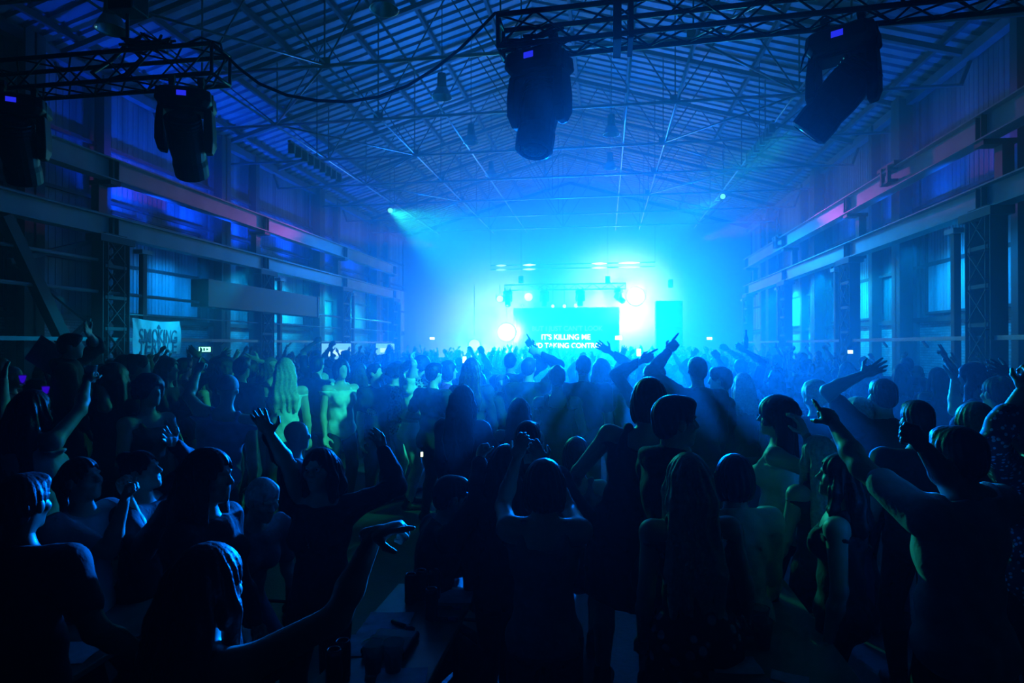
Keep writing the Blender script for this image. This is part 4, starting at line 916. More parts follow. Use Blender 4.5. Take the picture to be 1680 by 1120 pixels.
def dress_up(t, B, q, female, hair, top, bottom, h, fine, eyes=False):
    mats = dict(skin=SKIN[q], hair=hairm(hair[2]) if hair else None, top=clothm(top[1]) if top else None, bottom=clothm(bottom[1]) if bottom else None, shoe=SHOE)
    if hair and hair[0] == 'cap': mats['hair'] = clothm(hair[2]) if hair[2] in CLOTH else hairm(hair[2])
    out = make_meshes(B, q, female, hair[0] if hair else None, hair[1] if hair else 0, top[0] if top else None, bottom[0] if bottom else None, mats, h, fine)
    for k, me in out.items():
        o = bpy.data.objects.new(k.strip('_'), me); COL.objects.link(o)
        if t is not None: put(o, t)
    if eyes and t is not None:
        for sg in (-1, 1):
            c = B.headc+B.H @ np.array([sg*.031, .080, .006])*B.u; R = Matrix([list(r) for r in B.H]).to_4x4()
            o = MB().lathe([(0, -.0115), (.008, -.0085), (.0115, 0), (.008, .0085), (0, .0115)], Matrix.Translation(c), 12).build('eye', M_eye, t, smooth=True)
            d = B.H @ np.array([0, .0085, 0]); MB().lathe([(0, -.005), (.0045, -.003), (.0055, 0), (.0045, .003), (0, .005)], Matrix.Translation(Vector(c)+Vector(d)), 10).build('iris', M_iris, o, smooth=True)
    return out
def person(label, sex, hp, yaw=0, arms=None, hair=('short', .3, 'black'), top=('tee', 'black'), bottom=('jeans', 'denim'), skin='fair', lean=0, roll=0, head=(0, 0, 0), w=None, hunch=0, eyes=False, twist=0, group=None):
    px, py, zc = hp; tgt = at(px, py, zc); female = sex == 'f'; w = w or (1. if female else 1.12)
    A_ = {}
    for n, a in (arms or {}).items():
        a = dict(a)
        if 'px' in a: x, y, z = a.pop('px'); a['to'] = np.array(at(x, y, z))
        A_[n] = a
    mk = lambda S_, kn: Body(S_, RAD(yaw), lean, roll, head, A_, w, kn, hunch=hunch, twist=twist, stance=.07)
    ratio = mk(1., 0).headc[2]; S_ = tgt.z/ratio; z0 = 0.; kn = 0.
    if S_ > 1.93: z0 = tgt.z-1.78*ratio; S_ = 1.78; z0 = max(z0, 0)
    elif S_ < 1.54:
        S_ = 1.60 if female else 1.68
        for i in range(60):
            kn = i*.006
            if mk(S_, kn).headc[2] <= tgt.z: break
    B = mk(S_, kn); B.shift(np.array([tgt.x-B.headc[0], tgt.y-B.headc[1], z0])); B.finish()
    t = thing('person', label, 'person', (B.pel[0], B.pel[1], z0), group=group)
    near = zc < 4.7
    dress_up(t, B, skin, female, hair, top, bottom, .0125 if zc < 3.4 else (.015 if near else .019), near, eyes)
    PEOPLE.append((label, B, t)); TAKEN.append((B.pel[0], B.pel[1])); TAKEN.append((tgt.x, tgt.y))
    return B, t
def up(x, y, z, hand='open', pole=None, hn=None, hd=None):
    d = dict(px=(x, y, z), hand=hand)
    if pole: d['pole'] = pole
    if hn: d['hn'] = hn
    if hd: d['hd'] = hd
    return d
def dn(ab=10, fw=5, bend=15, hand='relax'): return dict(rest=(ab, fw, bend), hand=hand)
Pn = person
B1, _ = Pn('woman from behind with very long black hair and pale vest, both arms high', 'f', (55, 672, 4.0), 0, {'L': up(6, 614, 4.35, 'open'), 'R': up(145, 622, 4.4, 'hold')}, ('long', .62, 'black'), ('loose', 'pale'), ('jeans', 'black'))
Pn('woman in profile in a pale tee with raised fists, left of the woman reaching up', 'f', (136, 786, 3.1), -90, {'R': up(204, 822, 3.0, 'fist', (.2, -.3, -1)), 'L': up(208, 812, 3.2, 'fist', (0, .3, -1))}, ('pony', .2, 'brown'), ('tee', 'pale'), head=(0, 12, 0))
Pn('dark person in the lower left corner with an arm bent at the side', 'm', (40, 826, 2.3), 5, {'R': dn(38, -12, 55, 'fist'), 'L': dn()}, ('short', .2, 'black'), ('tee', 'black'), ('jeans', 'black'), 'brown')
Pn('woman in profile in black, one hand up and one fist at chest height', 'f', (234, 772, 3.35), -78, {'L': up(286, 728, 3.5, 'open'), 'R': up(276, 826, 3.1, 'fist', (.3, -.4, -1))}, ('bun', .2, 'black'), ('long', 'black'), ('jeans', 'black'), head=(0, 14, 0))
Pn('woman in sharp profile with long brown hair and dark top, gazing toward the stage', 'f', (345, 782, 2.6), -86, {'L': dn(), 'R': dn(8, 10, 30)}, ('long', .34, 'brown'), ('long', 'black'), ('jeans', 'black'))
BL6, _ = Pn('laughing long-haired woman facing the camera in black, pendant at her chest, hand spread high', 'f', (524, 772, 3.1), 178, {'R': up(434, 690, 2.78, 'open', (-.9, -.3, -.5), hn=(.2, -.9, .2)), 'L': up(628, 738, 3.35, 'relax')}, ('long', .42, 'black'), ('long', 'black'), ('jeans', 'black'), head=(0, 10, 6), eyes=True)
Pn('person with short pale hair ducking between the profile woman and the laughing woman', 'f', (432, 820, 3.3), -115, {'L': dn(15, 20, 60), 'R': dn(15, 20, 60)}, ('short', .2, 'pale'), ('tee', 'grey'), lean=22, head=(0, -8, 0))
Pn('bald man behind the laughing woman, seen from the side', 'm', (488, 712, 4.7), -60, {}, None, ('tee', 'dark'), ('jeans', 'black'))
Pn('woman with dark curls and low neckline among the left group, chest lit green', 'f', (246, 642, 5.0), -100, {'L': dn(20, 10, 70), 'R': dn(15, 10, 60)}, ('curly', .2, 'black'), ('tank', 'green'), ('jeans', 'black'))
BL10, T10 = Pn('man in black standing on a bench above the left crowd, one arm up', 'm', (118, 568, 6.0), -50, {'L': up(147, 549, 6.1, 'open')}, ('short', .2, 'black'), ('hoodie', 'black'), ('jeans', 'black'))
B11, _ = Pn('person holding a white sheet up above the crowd on the far left', 'm', (60, 640, 6.5), -20, {'R': up(78, 612, 6.3, 'hold')}, ('short', .2, 'brown'), ('tee', 'black'))
Pn('older bald man at the left edge behind the woman with long black hair', 'm', (22, 618, 7.0), -60, {}, ('buzz', .2, 'grey'), ('tee', 'dark'))
Pn('woman with dark curls and an upright bent bare arm, right of the raised cup', 'f', (188, 622, 5.6), 12, {'L': up(163, 628, 5.5, 'hold', (-.4, .2, -1))}, ('curly', .32, 'black'), ('tee', 'dark'))
Pn('long-haired woman in profile just left of the banner foot', 'f', (207, 600, 7.1), -75, {}, ('long', .3, 'black'), ('long', 'dark'))
Pn('woman with hair pinned up and bare neck under the banner', 'f', (231, 602, 6.3), -60, {}, ('bun', .2, 'black'), ('tank', 'black'))
Pn('long-haired woman in profile under the right half of the banner', 'f', (277, 606, 6.6), -82, {'R': dn(12, 30, 80)}, ('long', .3, 'brown'), ('long', 'navy'))
Pn('person in a pale cap and loose pale blue vest pointing across to the left', 'm', (374, 640, 5.4), 22, {'L': up(324, 611, 5.7, 'point'), 'R': dn(14, 0, 20)}, ('cap', .2, 'pale'), ('loose', 'blue'), ('shorts', 'denim'), roll=10)
Pn('broad dark-haired man in a black tee seen from behind, behind the pale cap', 'm', (398, 604, 7.0), -8, {}, ('short', .2, 'black'), ('tee', 'black'))
Pn('curly-haired woman left of the broad man with one hand flung up', 'f', (372, 604, 8.0), -20, {'L': up(364, 584, 8.0, 'wave')}, ('curly', .25, 'brown'), ('tee', 'navy'))
Pn('short-haired man stretching an arm right, beyond the banner', 'm', (303, 603, 8.2), -10, {'R': up(327, 586, 8.1, 'flat')}, ('short', .2, 'black'), ('tee', 'dark'))
Pn('slim person holding one hand straight up beside the middle left column', 'f', (415, 608, 7.6), 0, {'R': up(424, 592, 7.6, 'open')}, ('pony', .2, 'brown'), ('tank', 'navy'))
Pn('woman with long brown hair left of the pale-topped blonde', 'f', (444, 604, 7.7), 5, {}, ('long', .35, 'light'), ('tank', 'dark'))
Pn('blonde woman in a sleeveless pale top, her long hair lit green', 'f', (467, 606, 7.3), 35, {'L': dn(25, 10, 30), 'R': dn()}, ('long', .36, 'blonde'), ('tank', 'white'), ('jeans', 'black'))
Pn('person seen from behind in a pale blue tee between the blonde and the white vest', 'm', (521, 600, 8.4), 0, {}, ('short', .2, 'black'), ('tee', 'blue'))
Pn('person with one straight arm high against the bar stall', 'm', (519, 587, 10.2), 0, {'L': up(516, 562, 10.2, 'fist')}, ('short', .2, 'brown'), ('tee', 'navy'))
Pn('person slanting an arm up left before the bright screen', 'm', (568, 586, 11.), 0, {'L': up(541, 570, 11., 'fist')}, ('short', .2, 'black'), ('tee', 'dark'))
Pn('dark-haired woman in a bright white vest facing the camera side', 'f', (560, 606, 8.0), -130, {'L': dn(20, 20, 80), 'R': dn(10, 5, 20)}, ('bob', .25, 'black'), ('loose', 'white'), ('jeans', 'black'))
Pn('dark-haired man in a black polo, face lit green, looking up right', 'm', (616, 612, 8.1), -112, {'R': dn(8, -2, 12), 'L': dn(10, 5, 30)}, ('short', .2, 'black'), ('tee', 'black'), ('jeans', 'black'), head=(12, 12, 0), w=1.18)
Pn('blonde woman in a cropped cream top with a fist straight up, lit green', 'f', (672, 608, 7.9), -78, {'R': up(674, 588, 7.9, 'fist'), 'L': dn(15, 10, 40)}, ('long', .24, 'blonde'), ('crop', 'cream'), ('jeans', 'white'), head=(0, 16, 0))
Pn('tall woman in a leopard blouse right of the cream crop top', 'f', (693, 600, 8.6), -20, {}, ('curly', .2, 'brown'), ('blouse', 'leopard'))
Pn('woman in a leopard blouse left of the cream crop top', 'f', (651, 612, 8.4), -60, {'R': dn(10, 10, 70)}, ('curly', .2, 'black'), ('blouse', 'leopard'), ('jeans', 'white'))
Pn('man in a black tee seen from behind, elbow out, ear and cheek lit green', 'm', (713, 613, 7.3), -32, {'L': dn(32, -8, 95, 'fist'), 'R': dn(15, 10, 50)}, ('short', .2, 'black'), ('tee', 'black'), ('jeans', 'black'), w=1.15)
Pn('woman in a pink top behind the man with his elbow out', 'f', (737, 608, 8.3), -70, {'R': dn(12, 25, 90)}, ('bob', .2, 'brown'), ('tee', 'pink'))
Pn('tall long-haired woman in blue haze left of the buzz-cut man', 'f', (774, 606, 7.4), 0, {}, ('long', .35, 'brown'), ('long', 'navy'))
Pn('woman with long dark hair seen from behind, forearm lit green, near the middle', 'f', (760, 656, 5.2), -8, {'R': dn(16, 28, 70, 'hold')}, ('long', .38, 'black'), ('long', 'black'), ('jeans', 'black'))
Pn('buzz-cut man in a black hoodie and magenta shorts, face lit, looking right', 'm', (826, 628, 7.8), -98, {'R': dn(15, 25, 110, 'fist')}, ('buzz', .2, 'light'), ('hoodie', 'black'), ('shorts', 'pink'))
Pn('woman with straight dark hair to her waist, alone near the middle', 'f', (852, 674, 5.4), 0, {}, ('long', .55, 'black'), ('tank', 'black'), ('jeans', 'black'))
Pn('big short-haired man in a navy tee, a dark mass in front of the lyrics', 'm', (957, 602, 6.6), 4, {'L': dn(20, 5, 30)}, ('short', .2, 'black'), ('tee', 'navy'), w=1.25)
Pn('woman with pinned hair and bare shoulders left of the big man in navy', 'f', (914, 620, 6.4), 6, {'R': dn(15, 10, 60)}, ('bun', .2, 'brown'), ('tank', 'navy'))
Pn('long-haired woman behind the right shoulder of the big man in navy', 'f', (987, 606, 7.6), -5, {'R': up(1000, 577, 7.6, 'open')}, ('long', .3, 'brown'), ('long', 'navy'))
Pn('person pointing a long straight arm up right toward the lyrics', 'm', (838, 594, 8.2), -10, {'R': up(873, 570, 8.1, 'point')}, ('short', .2, 'black'), ('long', 'navy'))
Pn('person throwing a bent arm up beside the long pointing arm', 'm', (868, 604, 7.6), -10, {'R': up(884, 580, 7.6, 'fist'), 'L': dn()}, ('short', .2, 'brown'), ('long', 'navy'))
Pn('dark-haired person in black leaning over with rim-lit shoulder, before the bare-backed pair', 'm', (866, 722, 3.7), 0, {'R': dn(38, 8, 60), 'L': dn(25, 10, 70)}, ('short', .2, 'black'), ('long', 'black'), ('jeans', 'black'), lean=8)
Pn('woman from behind in a pale camisole with both hands overhead, nearest to the middle', 'f', (893, 796, 2.7), 3, {'L': up(848, 752, 2.98, 'relax', (-.35, .1, -1)), 'R': up(893, 762, 2.95, 'relax', (.55, .1, -1))}, ('bob', .3, 'brown'), ('tank', 'grey'), ('trousers', 'dark'))
Pn('dark-haired person bending over the second middle table with a raised fist', 'm', (742, 812, 3.5), -60, {'R': up(787, 756, 3.4, 'fist', (.4, -.4, -1)), 'L': dn(15, 30, 80)}, ('short', .2, 'black'), ('long', 'black'), ('jeans', 'black'), lean=14)
Pn('person in black standing at the right edge of the second middle table', 'f', (831, 765, 3.3), 0, {'L': dn(6, 5, 10), 'R': dn(6, 20, 90)}, ('long', .3, 'black'), ('long', 'black'), ('jeans', 'black'))
Pn('woman from behind with a brown bob and blue-grey vest, alone right of the camisole', 'f', (946, 744, 4.2), 0, {}, ('bob', .25, 'brown'), ('tank', 'grey'), ('skirt', 'dark'))
Pn('pointing person seated low in the dark, bare arm stretched out to the right', 'f', (345, 958, 1.72), -18, {'R': up(616, 874, 1.74, 'point', (0, -.2, -1), hn=(0, .2, -1), hd=(.95, .1, .32)), 'L': dn(10, 20, 70)}, ('long', .3, 'black'), ('tank', 'black'), ('jeans', 'black'), lean=6)
Pn('short-haired man in a black hoodie in profile, large and right of the middle', 'm', (1110, 692, 3.0), -72, {}, ('short', .2, 'black'), ('hoodie', 'black'), ('jeans', 'black'), w=1.15)
Pn('woman in a black dress with full brown hair leaning behind the man in the hoodie', 'f', (1066, 658, 3.7), -12, {'L': dn(28, 10, 30)}, ('bob', .25, 'brown'), ('dress', 'black'), None, roll=12, lean=6, w=1.1)
Pn('curly dark-haired person with a bent green-sleeved arm pointing up', 'f', (1073, 622, 5.9), 0, {'L': up(1053, 592, 5.9, 'point', (-1, 0, -.3))}, ('curly', .2, 'black'), ('long', 'green'), ('jeans', 'black'))
Pn('man slanting a long arm up left with pointing finger, right of the stage lights', 'm', (1143, 608, 5.6), 15, {'L': up(1097, 576, 5.7, 'point')}, ('short', .2, 'black'), ('long', 'navy'))
Pn('woman from behind with waist-long blonde hair and black floral dress', 'f', (1128, 786, 2.7), 6, {'L': dn(8, 4, 15), 'R': dn(14, 6, 25)}, ('long', .52, 'blonde'), ('dress', 'floral'), None, roll=-3)
Pn('woman with a thick black bob and pale blouse beside the long blonde', 'f', (1204, 782, 3.1), 12, {}, ('bob', .3, 'black'), ('blouse', 'cream'), ('jeans', 'black'))
Pn('blonde with straight shoulder-length hair standing behind the black bob', 'f', (1219, 630, 6.8), 0, {}, ('long', .26, 'blonde'), ('tank', 'black'))
Pn('dark person pointing left at chest height beside the straight-haired blonde', 'm', (1180, 624, 5.9), 70, {'L': up(1150, 660, 5.7, 'point', (0, -.3, -1)), 'R': dn()}, ('short', .2, 'black'), ('long', 'black'))
Pn('woman with dark curls and a glinting headband looking left, cheek lit green', 'f', (1272, 684, 3.9), 66, {'L': up(1322, 712, 3.6, 'relax', (0, -.4, -1)), 'R': dn()}, ('curly', .3, 'black'), ('tank', 'cream'), ('jeans', 'black'))
Pn('woman with long rim-lit blonde hair left of the black-haired profile', 'f', (1340, 746, 3.55), 24, {}, ('long', .42, 'blonde'), ('tank', 'dark'), ('jeans', 'black'))
Pn('black-haired woman in profile facing left with bare back and glinting earrings', 'f', (1376, 782, 2.95), 62, {'L': dn(10, -4, 15), 'R': dn()}, ('long', .22, 'black'), ('tank', 'black'), ('jeans', 'black'), head=(8, 6, 0))
BR1, _ = Pn('big man in a pale printed tee with both arms thrown up, lower right', 'm', (1566, 750, 2.45), 30, {'L': up(1358, 684, 2.85, 'point'), 'R': up(1487, 712, 2.25, 'fist', (.7, .2, -.9))}, ('short', .2, 'black'), ('tee', 'pale'), ('jeans', 'black'), 'tan', w=1.28)
Pn('woman with pale wavy hair lit green, in front of the brick wall columns', 'f', (1405, 680, 4.6), 12, {}, ('curly', .36, 'pale'), ('tank', 'black'), ('jeans', 'black'))
Pn('round dark head directly behind the raised arms of the big man', 'm', (1503, 690, 3.7), 5, {}, ('short', .2, 'black'), ('tee', 'black'), ('jeans', 'black'))
Pn('person with brown chin-length hair between the big man and the right edge', 'f', (1597, 694, 3.7), 10, {}, ('bob', .25, 'light'), ('tee', 'dark'), ('jeans', 'black'))
Pn('dark-haired woman facing left with spread fingers lifted before the brick', 'f', (1594, 622, 5.2), 60, {'L': up(1566, 622, 5.0, 'open', (0, -.3, -1), hd=(.6, .3, .7)), 'R': dn()}, ('long', .25, 'black'), ('tee', 'black'))
Pn('person in a speckled blouse cut by the right edge, arm slanting up', 'f', (1690, 700, 3.0), 25, {'L': up(1678, 640, 2.75, 'fist', (-1, 0, -.6))}, ('bob', .25, 'black'), ('blouse', 'speckle'), ('jeans', 'black'))
Pn('woman in a pale blouse near the right edge with a big open hand up', 'f', (1634, 646, 4.6), 15, {'R': up(1654, 612, 4.4, 'open'), 'L': dn()}, ('bun', .25, 'brown'), ('blouse', 'cream'), ('jeans', 'black'))
Pn('dark-haired person with one open hand raised left of the wall column', 'm', (1447, 650, 4.5), 8, {'L': up(1416, 614, 4.5, 'open')}, ('short', .2, 'black'), ('tee', 'black'))
Pn('person with short pale curls before the farther right columns', 'f', (1336, 650, 5.2), 15, {}, ('curly', .18, 'blonde'), ('tee', 'dark'))
Pn('lone short-haired head against the bricks beside the right wall column', 'm', (1487, 600, 9.6), 0, {}, ('short', .2, 'black'), ('tee', 'dark'))
Pn('person with a fist pushed straight up left of the straight-haired blonde', 'm', (1186, 596, 10.4), 0, {'R': up(1224, 566, 8.6, 'fist')} if False else {'R': up(1194, 574, 10.4, 'fist')}, ('short', .2, 'black'), ('tee', 'navy'))
Pn('person holding a bottle straight up above the right half of the crowd', 'm', (1215, 604, 8.6), 0, {'R': up(1224, 576, 8.6, 'hold')}, ('short', .2, 'brown'), ('tee', 'navy'))
BENCH10 = bench(BL10.pel[0]-.5, BL10.pel[0]+.5, BL10.pel[1]-.18, BL10.pel[1]+.18, 'bench on the far left with a man in black standing on it', max(.2, BL10.an['L'][2]-.045*BL10.S))
# things held or worn
def hand_of(B, n): return B.wr[n]+B.hd[n]*.075+B.hn[n]*.03
def held_cup(B, n, lab, m=None, d=None):
    p = hand_of(B, n); t = cup(Vector(p)-Vector((0, 0, .06)), lab, drink=.6, m=m, d=d)
held_cup(B1, 'R', 'clear cup held high by the woman with very long black hair')
p = at(84, 588, 6.25); o = MB().box((-.21, -.001, -.15), (.21, .001, .15)).build('paper_sheet', M_paper); o.location = p; o.rotation_euler = (.1, .62, .3); tag(o, 'white sheet held up at a slant above the left crowd', 'paper')
p = BL6.chest+BL6.Tc @ np.array([0, .128, .0]); t = thing('necklace', 'fine chain with a glinting pendant on the laughing woman', 'necklace', p)
MB().tube([Vector(p)+Vector((-.055, .045, .135)), Vector(p)+Vector((-.03, .012, .06)), Vector(p), Vector(p)+Vector((.03, .012, .06)), Vector(p)+Vector((.055, .045, .135))], .0016, 6).build('chain', M_canlid, t); MB().lathe([(0, -.022), (.009, -.008), (.009, 0), (0, .008)], Matrix.Translation(p), 10).build('pendant', M_canlid, t)
p = at(1224, 560, 8.6); t = thing('bottle', 'dark bottle held upright above the right half of the crowd', 'bottle', p)
MB().lathe([(.03, -.10), (.032, -.09), (.032, .04), (.014, .10), (.014, .15), (.016, .155), (0, .155)], Matrix.Translation(p), 14).build('glass', mat('bottle_glass', (.02, .05, .03), .1), t, smooth=True)
MB().lathe([(.0165, .145), (.0165, .165), (0, .165)], Matrix.Translation(p), 12).build('cap', M_canlid, t)
def lit_thing(px, py, zc, w, h, lab, col, s, name='phone'):
    p = at(px, py, zc); t = thing(name, lab, 'phone', p, rr_.uniform(-.5, .5)+YAW)
    MB().box((-w/2-.004, 0, -h/2-.004), (w/2+.004, .009, h/2+.004)).build('case', M_black).parent = t; MB().box((-w/2, -.0015, -h/2), (w/2, 0, h/2)).build('lit_screen', emission('phone_%d' % px, col, s)).parent = t
for a in ((762, 590, 9.5, .06, .10, 'bright phone screen lifted left of the long pointing arm', (.6, .95, 1), 3), (1395, 577, 9.0, .07, .05, 'bright phone screen by the right lattice columns', (.5, .9, 1), 3), (368, 590, 8.6, .08, .05, 'lit phone screen between the stretched arm and the broad man', (.5, .95, 1), 2.2), (1048, 578, 7.6, .05, .09, 'bright phone screen beside the bent green sleeve', (.8, 1, 1), 4), (692, 745, 3.9, .015, .03, 'tiny glowing light by the bending person', (.9, 1, .6), 3)): lit_thing(*a)
for (px, py, zc, lab) in ((37, 631, 6.2, 'purple lit drink cup on the far left, the left one'), (94, 622, 6.6, 'purple lit drink cup on the far left, below the white sheet'), (75, 650, 5.8, 'small purple lit cup on the far left, lowest of three')):
    cup(at(px, py, zc), lab, .035, .1, .9, d=emission('uv_drink', (.06, .0, 1), .9))
# ------------------------------------------------------------------ the rest of the crowd
TEMPL = []
def template(sex, hair, top, bottom, arms, head=(0, 0, 0), S_=1.7, lean=0):
    A_ = {}
    B0 = Body(S_, 0, lean, 0, head, {}, 1. if sex == 'f' else 1.12); B0.finish()
    for n, a in arms.items():
        if isinstance(a, tuple): sg = -1 if n == 'L' else 1; A_[n] = dict(to=B0.sh[n]+np.array([sg*a[0], a[1], a[2]]), hand=a[3])
        else: A_[n] = a
    B = Body(S_, 0, lean, 0, head, A_, 1. if sex == 'f' else 1.12); B.finish()
    mats = dict(skin=SKIN['fair'], hair=hairm(hair[2]), top=clothm(top[1]), bottom=clothm(bottom[1]), shoe=SHOE)
    TEMPL.append((make_meshes(B, 'fair', sex == 'f', hair[0], hair[1], top[0], bottom[0], mats, .024, False), B, sex, hair, top, arms))
bk = ('jeans', 'black')
template('m', ('short', .2, 'black'), ('tee', 'dark'), bk, {})
template('f', ('long', .3, 'brown'), ('tank', 'black'), bk, {})
template('m', ('short', .2, 'brown'), ('tee', 'navy'), bk, {'R': (.06, .12, .47, 'fist')})
template('f', ('long', .34, 'black'), ('long', 'black'), bk, {'L': (.12, .1, .46, 'open')})
template('f', ('pony', .25, 'light'), ('tank', 'grey'), bk, {'L': (.16, .05, .45, 'open'), 'R': (.14, .1, .46, 'open')})
template('m', ('short', .2, 'black'), ('long', 'dark'), bk, {'L': (.1, .2, .42, 'fist'), 'R': (.2, .1, .42, 'horns')})
template('f', ('bob', .2, 'brown'), ('tee', 'navy'), bk, {'R': (.2, .25, .36, 'point')})
template('f', ('long', .3, 'blonde'), ('tank', 'dark'), bk, {'R': (.02, .15, .48, 'two')})
template('m', ('buzz', .2, 'brown'), ('hoodie', 'black'), bk, {'R': dn(15, 40, 100, 'hold')})
template('f', ('curly', .25, 'brown'), ('blouse', 'dark'), bk, {'L': (-.02, .18, .44, 'hold')})
template('m', ('cap', .2, 'black'), ('tee', 'black'), bk, {'L': (.25, .2, .32, 'open')})
template('f', ('bun', .2, 'light'), ('crop', 'pale'), bk, {'L': (.05, .12, .47, 'fist'), 'R': (.1, .3, .3, 'relax')})
HN = {'black': 'black-haired', 'brown': 'brown-haired', 'light': 'light-brown-haired', 'blonde': 'blonde', 'grey': 'grey-haired'}
HS = {'short': 'short-haired', 'long': 'long-haired', 'pony': 'ponytailed', 'bob': 'bobbed', 'buzz': 'buzz-cut', 'curly': 'curly', 'bun': 'bun-wearing', 'cap': 'capped'}
merged = {}
def merged_mesh(i):
    if i not in merged:
        parts = TEMPL[i][0]; ch, ms = [], []
        for k, me in parts.items():
            n = len(me.vertices); v = np.zeros(n*3); me.vertices.foreach_get('co', v); f = np.zeros(len(me.polygons)*4, np.int32); me.polygons.foreach_get('vertices', f)
            ch.append((v.reshape(-1, 3), f.reshape(-1, 4), len(ms))); ms.append(me.materials[0])
        merged[i] = (np_mesh('person', ch, ms), list(parts))
    return merged[i]
crowd = []; y = 8.6; row = 0
def in_view(x, y, z):
    q = CM.inverted() @ Vector((x, y, z)); return -q.z > .5 and -60 < 840+F*q.x/-q.z < 1740
while y < 32.6:
    x = XL+.9+rr_.uniform(0, .4); cand = []
    while x < XR-.7:
        xx, yy = x+rr_.uniform(-.16, .16), y+rr_.uniform(-.28, .28)
        if in_view(xx, yy, 1.65) and all((xx-a)**2+(yy-b)**2 > .42**2 for a, b in TAKEN): cand.append((xx, yy))
        x += rr_.uniform(.82, 1.12)*(1. if y < 20 else 1.08)
    crowd.append(cand); y += 1.42 if y < 20 else 1.75; row += 1
ARMW = {0: 'arms down', 1: 'one arm raised', 2: 'both arms raised'}
def nth(k): return f'{k}{"th" if 10 < k % 100 < 14 else {1: "st", 2: "nd", 3: "rd"}.get(k % 10, "th")}'
NCROWD = 0
for r, cand in enumerate(crowd):
    cand.sort(key=lambda c: (lambda q: q.x/-q.z)(CM.inverted() @ Vector((c[0], c[1], 1.6))))
    for k, (x, y) in enumerate(cand):
        i = rr_.choice((0, 1, 1, 2, 3, 4, 5, 6, 7, 7, 8, 9, 10, 11) if y > 12 else (0, 1, 1, 0, 7, 8, 9, 3, 2, 6)); parts, B, sex, hair, top, arms = TEMPL[i]; sc = rr_.uniform(1.62, 1.84)/B.S
        na = sum(isinstance(a, tuple) for a in arms.values())
        hc = rr_.choice(('black', 'black', 'brown', 'brown', 'light', 'blonde' if sex == 'f' else 'brown')); tc_ = rr_.choice(('black', 'black', 'dark', 'navy', 'navy', 'grey', 'pale', 'brownc', 'red', 'green', 'white' if y > 14 else 'dark'))
        if hair[0] == 'cap': hc = 'black'
        lab = f'{"woman" if sex == "f" else "man"} with {dict(short="short", long="long", pony="ponytailed", bob="bobbed", buzz="cropped", curly="curly", bun="pinned-up", cap="capped")[hair[0]]} {hc if hc != "light" else "tawny"} hair, {ARMW[na]}, {nth(k+1)} from left in {nth(r+1)} standing row'
        ya = rr_.gauss(0, .35); grp = 'standing crowd'
        if y < 17.5:
            t = thing('person', lab, 'person', (x, y, 0), ya, grp); t.scale = (sc, sc, sc)
            for kk, me in parts.items():
                o = bpy.data.objects.new(kk.strip('_'), me); COL.objects.link(o); o.parent = t
                m_ = {'hair': hairm(hc), 'top': clothm(tc_)}.get(kk)
                if m_: o.material_slots[0].link = 'OBJECT'; o.material_slots[0].material = m_
        else:
            me, ks = merged_mesh(i); t = bpy.data.objects.new('person', me); COL.objects.link(t); t.location = (x, y, 0); t.rotation_euler = (0, 0, ya); t.scale = (sc, sc, sc); tag(t, lab, 'person', grp)
            for j, kk in enumerate(ks):
                m_ = {'hair': hairm(hc), 'top': clothm(tc_)}.get(kk)
                if m_: t.material_slots[j].link = 'OBJECT'; t.material_slots[j].material = m_
        NCROWD += 1
print('PEOPLE', len(PEOPLE), 'CROWD', NCROWD)
# ------------------------------------------------------------------ light and haze
w = bpy.data.worlds.new('night'); SC.world = w; w.use_nodes = True
w.node_tree.nodes['Background'].inputs[0].default_value = (0.0, 0.004, 0.02, 1); w.node_tree.nodes['Background'].inputs[1].default_value = .02
def light(name, kind, loc, power, col, size=.2, aim=None, cone=60, blend=.6):
    l = bpy.data.lights.new(name, kind); l.energy = power; l.color = col
    if kind == 'AREA': l.size = size
    else: l.shadow_soft_size = size
    if kind == 'SPOT': l.spot_size = RAD(cone); l.spot_blend = blend
    o = bpy.data.objects.new(name, l); COL.objects.link(o); o.location = loc
    if aim is not None:
        d = Vector(aim)-Vector(loc); o.rotation_euler = d.to_track_quat('-Z', 'Y').to_euler()
    return o
DB, GR = (.0, .06, 1.0), (.02, 1.0, .58)
W1 = (.0, .92, .86)
fr = lambda k, d: LAMPS[k]+Vector((0, -d, 0))
light('stage_light_big', 'SPOT', fr("big", .9), 240, W1, .4, (1.0, 0, 2.0), 170, 1)
light('stage_light_low', 'SPOT', fr("low", .9), 180, W1, .4, (-3, 0, 3.0), 170, 1)
light('stage_light_lowleft', 'SPOT', fr('lowleft', .7), 260, W1, .3, (-6, 0, 3.0), 170, 1)
light('stage_white_big', 'POINT', fr('big', 1.1), 170, (.95, 1, .85), .35)
light('stage_white_low', 'POINT', fr('low', 1.1), 130, (.95, 1, .85), .35)
light('stage_white_m', 'POINT', fr('m1', .5), 25, (.95, 1, .85), .15)
light('stage_beam_big', 'SPOT', fr('big', 1.2), 5000, (.0, .80, 1), .4, (-.2, 5, 1.6), 44, 1)
light('stage_beam_low', 'SPOT', fr('low', 1.2), 2600, (.0, .80, 1), .3, (.5, 5, 1.6), 44, 1)
for k, e in (('m1', 120), ('m2', 90), ('s1', 12), ('s2', 12), ('s3', 20), ('s4', 20), ('s5', 25)):
    light('stage_light_'+k, 'SPOT', fr(k, .35), e, W1, .1, (-2, 0, 3.0), 160, 1)
